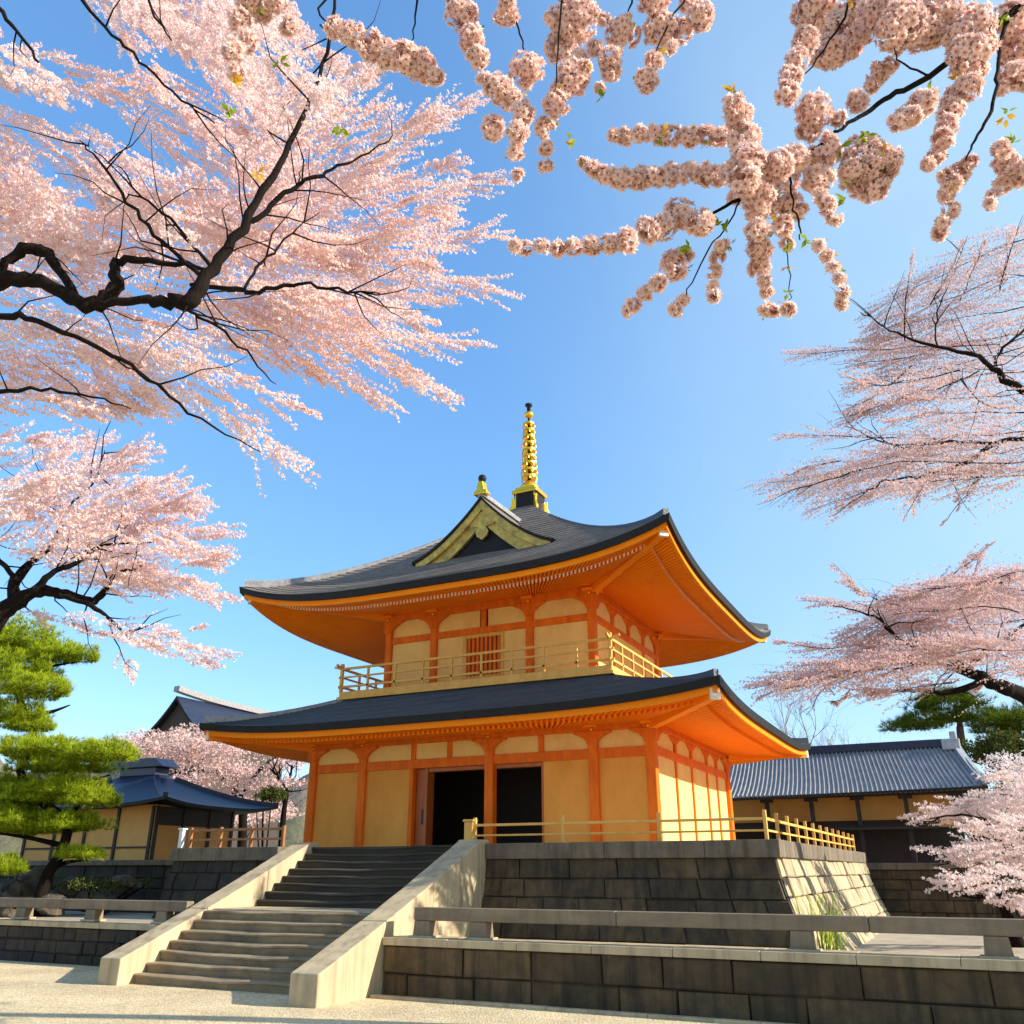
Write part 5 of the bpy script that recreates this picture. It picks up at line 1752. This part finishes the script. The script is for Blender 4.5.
for (x, y, rx, ry, n) in [(20, 645, 38, 18, 1300), (62, 657, 30, 9, 700), (15, 672, 42, 14, 1200), (30, 690, 38, 12, 900), (5, 715, 38, 12, 900), (28, 728, 22, 7, 400),
                          (40, 752, 44, 11, 1200), (98, 756, 34, 11, 1000), (60, 768, 44, 9, 900), (5, 790, 38, 11, 900), (62, 792, 40, 12, 1200), (30, 800, 42, 12, 1000),
                          (90, 802, 24, 8, 550), (30, 828, 46, 13, 1400), (62, 826, 34, 11, 900), (-5, 822, 36, 12, 800), (5, 870, 20, 8, 350), (80, 856, 18, 6, 300), (-15, 650, 40, 20, 900)]:
    c = at(x, y, D + rng.normal(0, 0.5))
    k = np.linalg.norm(c - EYE) / FPX
    pine_pad(pn, c, rx * k, rx * k * 0.85, ry * k, int(n * 1.5), 0.19, 'needle', nn=10)


def far_pine(label, base, trunk, pads, d):
    b = at(base[0], base[1], d)
    b[2] = ground_at(b[0]) - 0.03
    o = thing('pine_tree', label, 'tree', tuple(b), 'dark pines behind the tiled hall')
    MB().tube(*smooth_path([b] + [at(x, y, d) for x, y in trunk], [0.3] + [0.22 - 0.15 * i / len(trunk) for i in range(len(trunk))], 5), 8).build('trunk', 'pine_bark', o, smooth=True)
    for (x, y, rx, ry, n) in pads:
        c = at(x, y, d + rng.normal(0, 0.8))
        k = np.linalg.norm(c - EYE) / FPX
        pine_pad(o, c, rx * k, rx * k * 0.8, ry * k, n, 0.34, 'needle_dark', nn=8)
    return o


far_pine('dark pine with layered pads rising behind the ridge end of the tiled hall', (962, 780), [(962, 745), (960, 725), (955, 705)],
         [(948, 706, 36, 8, 900), (925, 722, 32, 7, 700), (972, 718, 26, 6, 500), (945, 698, 26, 6, 500), (915, 728, 24, 5, 350)], 52)
far_pine('low dark pine leaning in at the right edge beyond the hall roof', (1040, 800), [(1035, 760), (1030, 735), (1028, 722)],
         [(1010, 722, 30, 7, 700), (1035, 716, 30, 8, 700), (1000, 730, 20, 5, 350), (1020, 735, 28, 5, 400)], 52)


# shrubs
def shrub(label, px, py, d, rx, ry, n, mat, size, flower=False):
    c = at(px, py, d)
    o = thing('shrub', label, 'shrub', (c[0], c[1], ground_at(c[0]) - 0.03))
    g0 = ground_at(c[0]) - 0.03
    k = np.linalg.norm(c - EYE) / FPX
    U = unit(rng.normal(size=(n, 3))) * (rng.uniform(0.1, 1, n) ** 0.45)[:, None]
    lump = 1 + 0.2 * np.sin(6 * U[:, :1] + px) + 0.15 * np.sin(7 * U[:, 1:2] + py)
    C = c + U * lump * np.array([rx * k, rx * k, ry * k])
    V, tip = flowers(C, rng.normal(size=(n, 3)) + [0, 0, 0.6], size * rng.uniform(0.6, 1.2, n), 3, wide=0.3)
    quads_object('foliage', V, tip, mat, o)
    mb = MB()
    for _ in range(5):
        e = c + np.array([rng.normal(0, rx * k * 0.4), rng.normal(0, rx * k * 0.4), 0])
        mb.tube([(c[0], c[1], g0), (c * 0.5 + e * 0.5) * [1, 1, 0] + [0, 0, (c[2] + g0) / 2], e], [0.06, 0.045, 0.02], 6)
    mb.build('stem', 'bark', o, smooth=True)
    return o


shrub('dark evergreen bush right behind the end of the tiled hall roof', 1000, 752, 45, 34, 14, 2600, 'shrub_leaf', 0.17)
shrub('tall dark green hedge bush at the right edge, under the rose pink cherry', 1020, 830, 34, 42, 32, 5200, 'shrub_leaf', 0.13)
shrub('small round topped dark bush between the two cherry trunks left of the temple', 272, 795, 46, 15, 6, 700, 'shrub_leaf', 0.12)
shrub('thicket of bare brown twigs on the rocks left behind the rail', 100, 884, 29.3, 40, 6, 420, 'shrub_leaf', 0.08)


def reed(label, px, py, d, n, h, group):
    c = at(px, py, d)
    b = rng.normal(0, 0.13, (n, 3)) * [1, 1, 0] + c
    b[:, 2] = 0.45
    dirs = unit(rng.normal(0, 0.22, (n, 3)) + [0, 0, 1])
    L = h * rng.uniform(0.5, 1.1, (n, 1))
    sd = unit(np.cross(dirs, rng.normal(size=(n, 3)))) * 0.018
    V = np.stack([b - sd, b + sd, b + dirs * L + sd * 0.2, b + dirs * L - sd * 0.2], 1)
    o = quads_object('grass_tuft', V, np.tile(np.array([0, 0, 1, 1.0]), (n, 1)), 'needle', None)
    return tag(o, label, 'grass', group)


reed('tall green grass tuft growing at the sunlit end wall of the stone platform', 818, 905, 18.2, 70, 1.35, None)

# fallen petals on the gravel and the steps' foot
n_ = 2600
pc = np.stack([rng.uniform(-14, 9, n_), rng.uniform(-22, -13.9, n_), rng.uniform(0.006, 0.012, n_)], -1)
pc = pc[~((pc[:, 0] > -3.2) & (pc[:, 0] < 3.3) & (pc[:, 1] > -15.5))]
a_ = rng.uniform(0, 6.28, len(pc))
d1 = np.stack([np.cos(a_), np.sin(a_), rng.normal(0, 0.15, len(pc))], -1) * 0.016
d2 = np.stack([-np.sin(a_), np.cos(a_), rng.normal(0, 0.15, len(pc))], -1) * 0.010
setting(quads_object('fallen_petals', np.stack([pc - d1, pc - d2, pc + d1, pc + d2], 1), np.ones((len(pc), 4)), 'blossom_pale', None), 'stuff')

# bare tree behind the temple right eave
bt = thing('bare_tree', 'leafless grey tree showing between the temple lower eave and the tiled hall', 'tree', tuple(at(775, 800, 62) * [1, 1, 0]))
mb = MB()


def branch(p, d, L, r, depth):
    q = [p]
    for _ in range(4):
        q.append(q[-1] + d * L / 4)
        d = unit(d + rng.normal(0, 0.14, 3) + np.array([0, 0, 0.03]))
    mb.tube(q, [r * (1 - 0.4 * i / 4) for i in range(5)], 5 if depth else 7)
    if depth < 6:
        for _ in range(3 if depth < 5 else 2):
            nd = unit(d + rng.normal(0, 0.48, 3) + np.array([0, 0, 0.12]))
            branch(q[rng.integers(2, 5)], nd, L * rng.uniform(0.62, 0.85), r * 0.58, depth + 1)


bp = at(775, 800, 62)
bp[2] = 0
branch(bp, np.array([0, 0, 1.0]), 5.2, 0.22, 0)
mb.build('trunk', 'grey_bark', bt, smooth=True)
for k, (x, d_, lab) in enumerate(((835, 75, 'hazy bare treetop low behind the tiled hall ridge, nearest the temple eave'), (885, 78, 'hazy bare treetop low behind the middle of the tiled hall ridge'))):
    mb = MB()
    o = thing('bare_tree', lab, 'tree', tuple(at(x, 800, d_) * [1, 1, 0]))
    bp = at(x, 800, d_)
    bp[2] = 0
    branch(bp, np.array([0, 0, 1.0]), 5.0, 0.22, 0)
    mb.build('trunk', 'grey_bark', o, smooth=True)

# hill on the far left
hb = MB()
rows = []
for j in range(14):
    row = []
    for i in range(40):
        px = -120 + i * 12
        d = 95 + j * 6
        p = at(px, 800, d)
        prof = 17.2 + 1.6 * math.sin(i * 0.35) + 1.0 * math.sin(i * 0.9 + 1) - max(0, (px - 130)) * 0.016
        h = prof * math.sin(min(1, j / 6) * math.pi / 2) ** 1.2 + rng.normal(0, 0.35)
        row.append((p[0], p[1], max(-0.5, h) if j else -0.5))
    rows.append(row)
hb.grid(rows)
setting(hb.build('hill', 'hill_green', smooth=True))

# rocks under the pine
RK = [(15, 885, 26, 20, 12, 'large'), (52, 893, 25.5, 18, 8, 'flat'), (95, 890, 26.5, 20, 9, 'long'), (125, 872, 27.5, 18, 7, 'tilted'), (40, 868, 27, 16, 9, 'mossy'), (72, 875, 27, 14, 8, 'small'), (10, 905, 24.6, 12, 6, 'pale')]
RL = ['large rough brown boulder at the left edge below the pine', 'flat grey stone at the foot of the pine trunk', 'long low rock beside the twiggy thicket',
      'tilted slab of rock below the pavilion corner, rightmost of the rock pile', 'dark mossy boulder behind the pine trunk', 'small rounded rock under the lowest pine twig', 'pale low stone close behind the left stone rail']
for (px, py, d, rx, ry, _), lab in zip(RK, RL):
    c = at(px, py, d + 2.6)
    k = np.linalg.norm(c - EYE) / FPX
    mb = MB()
    rows = []
    ph = rng.uniform(0, 6, 6)
    for i in range(11):
        th = math.pi * i / 10
        row = []
        for j in range(18):
            a = 2 * math.pi * j / 18
            v = np.array([math.sin(th) * math.cos(a), math.sin(th) * math.sin(a), math.cos(th)])
            f = 1 + 0.22 * math.sin(3 * v[0] + ph[0]) * math.cos(2.5 * v[1] + ph[1]) + 0.16 * math.sin(6 * v[2] + 4 * v[0] + ph[2]) + 0.05 * rng.normal()
            row.append(np.array([c[0], c[1], max(c[2] - 0.35, 0.95)]) + v * f * np.array([rx * k, rx * k * 0.8, max(ry * k * 1.2, 0.2)]) * 0.85)
        rows.append(row)
    mb.grid(rows, close=True)
    tag(mb.build('boulder', 'rock'), lab, 'rock', 'rocks under the pine')
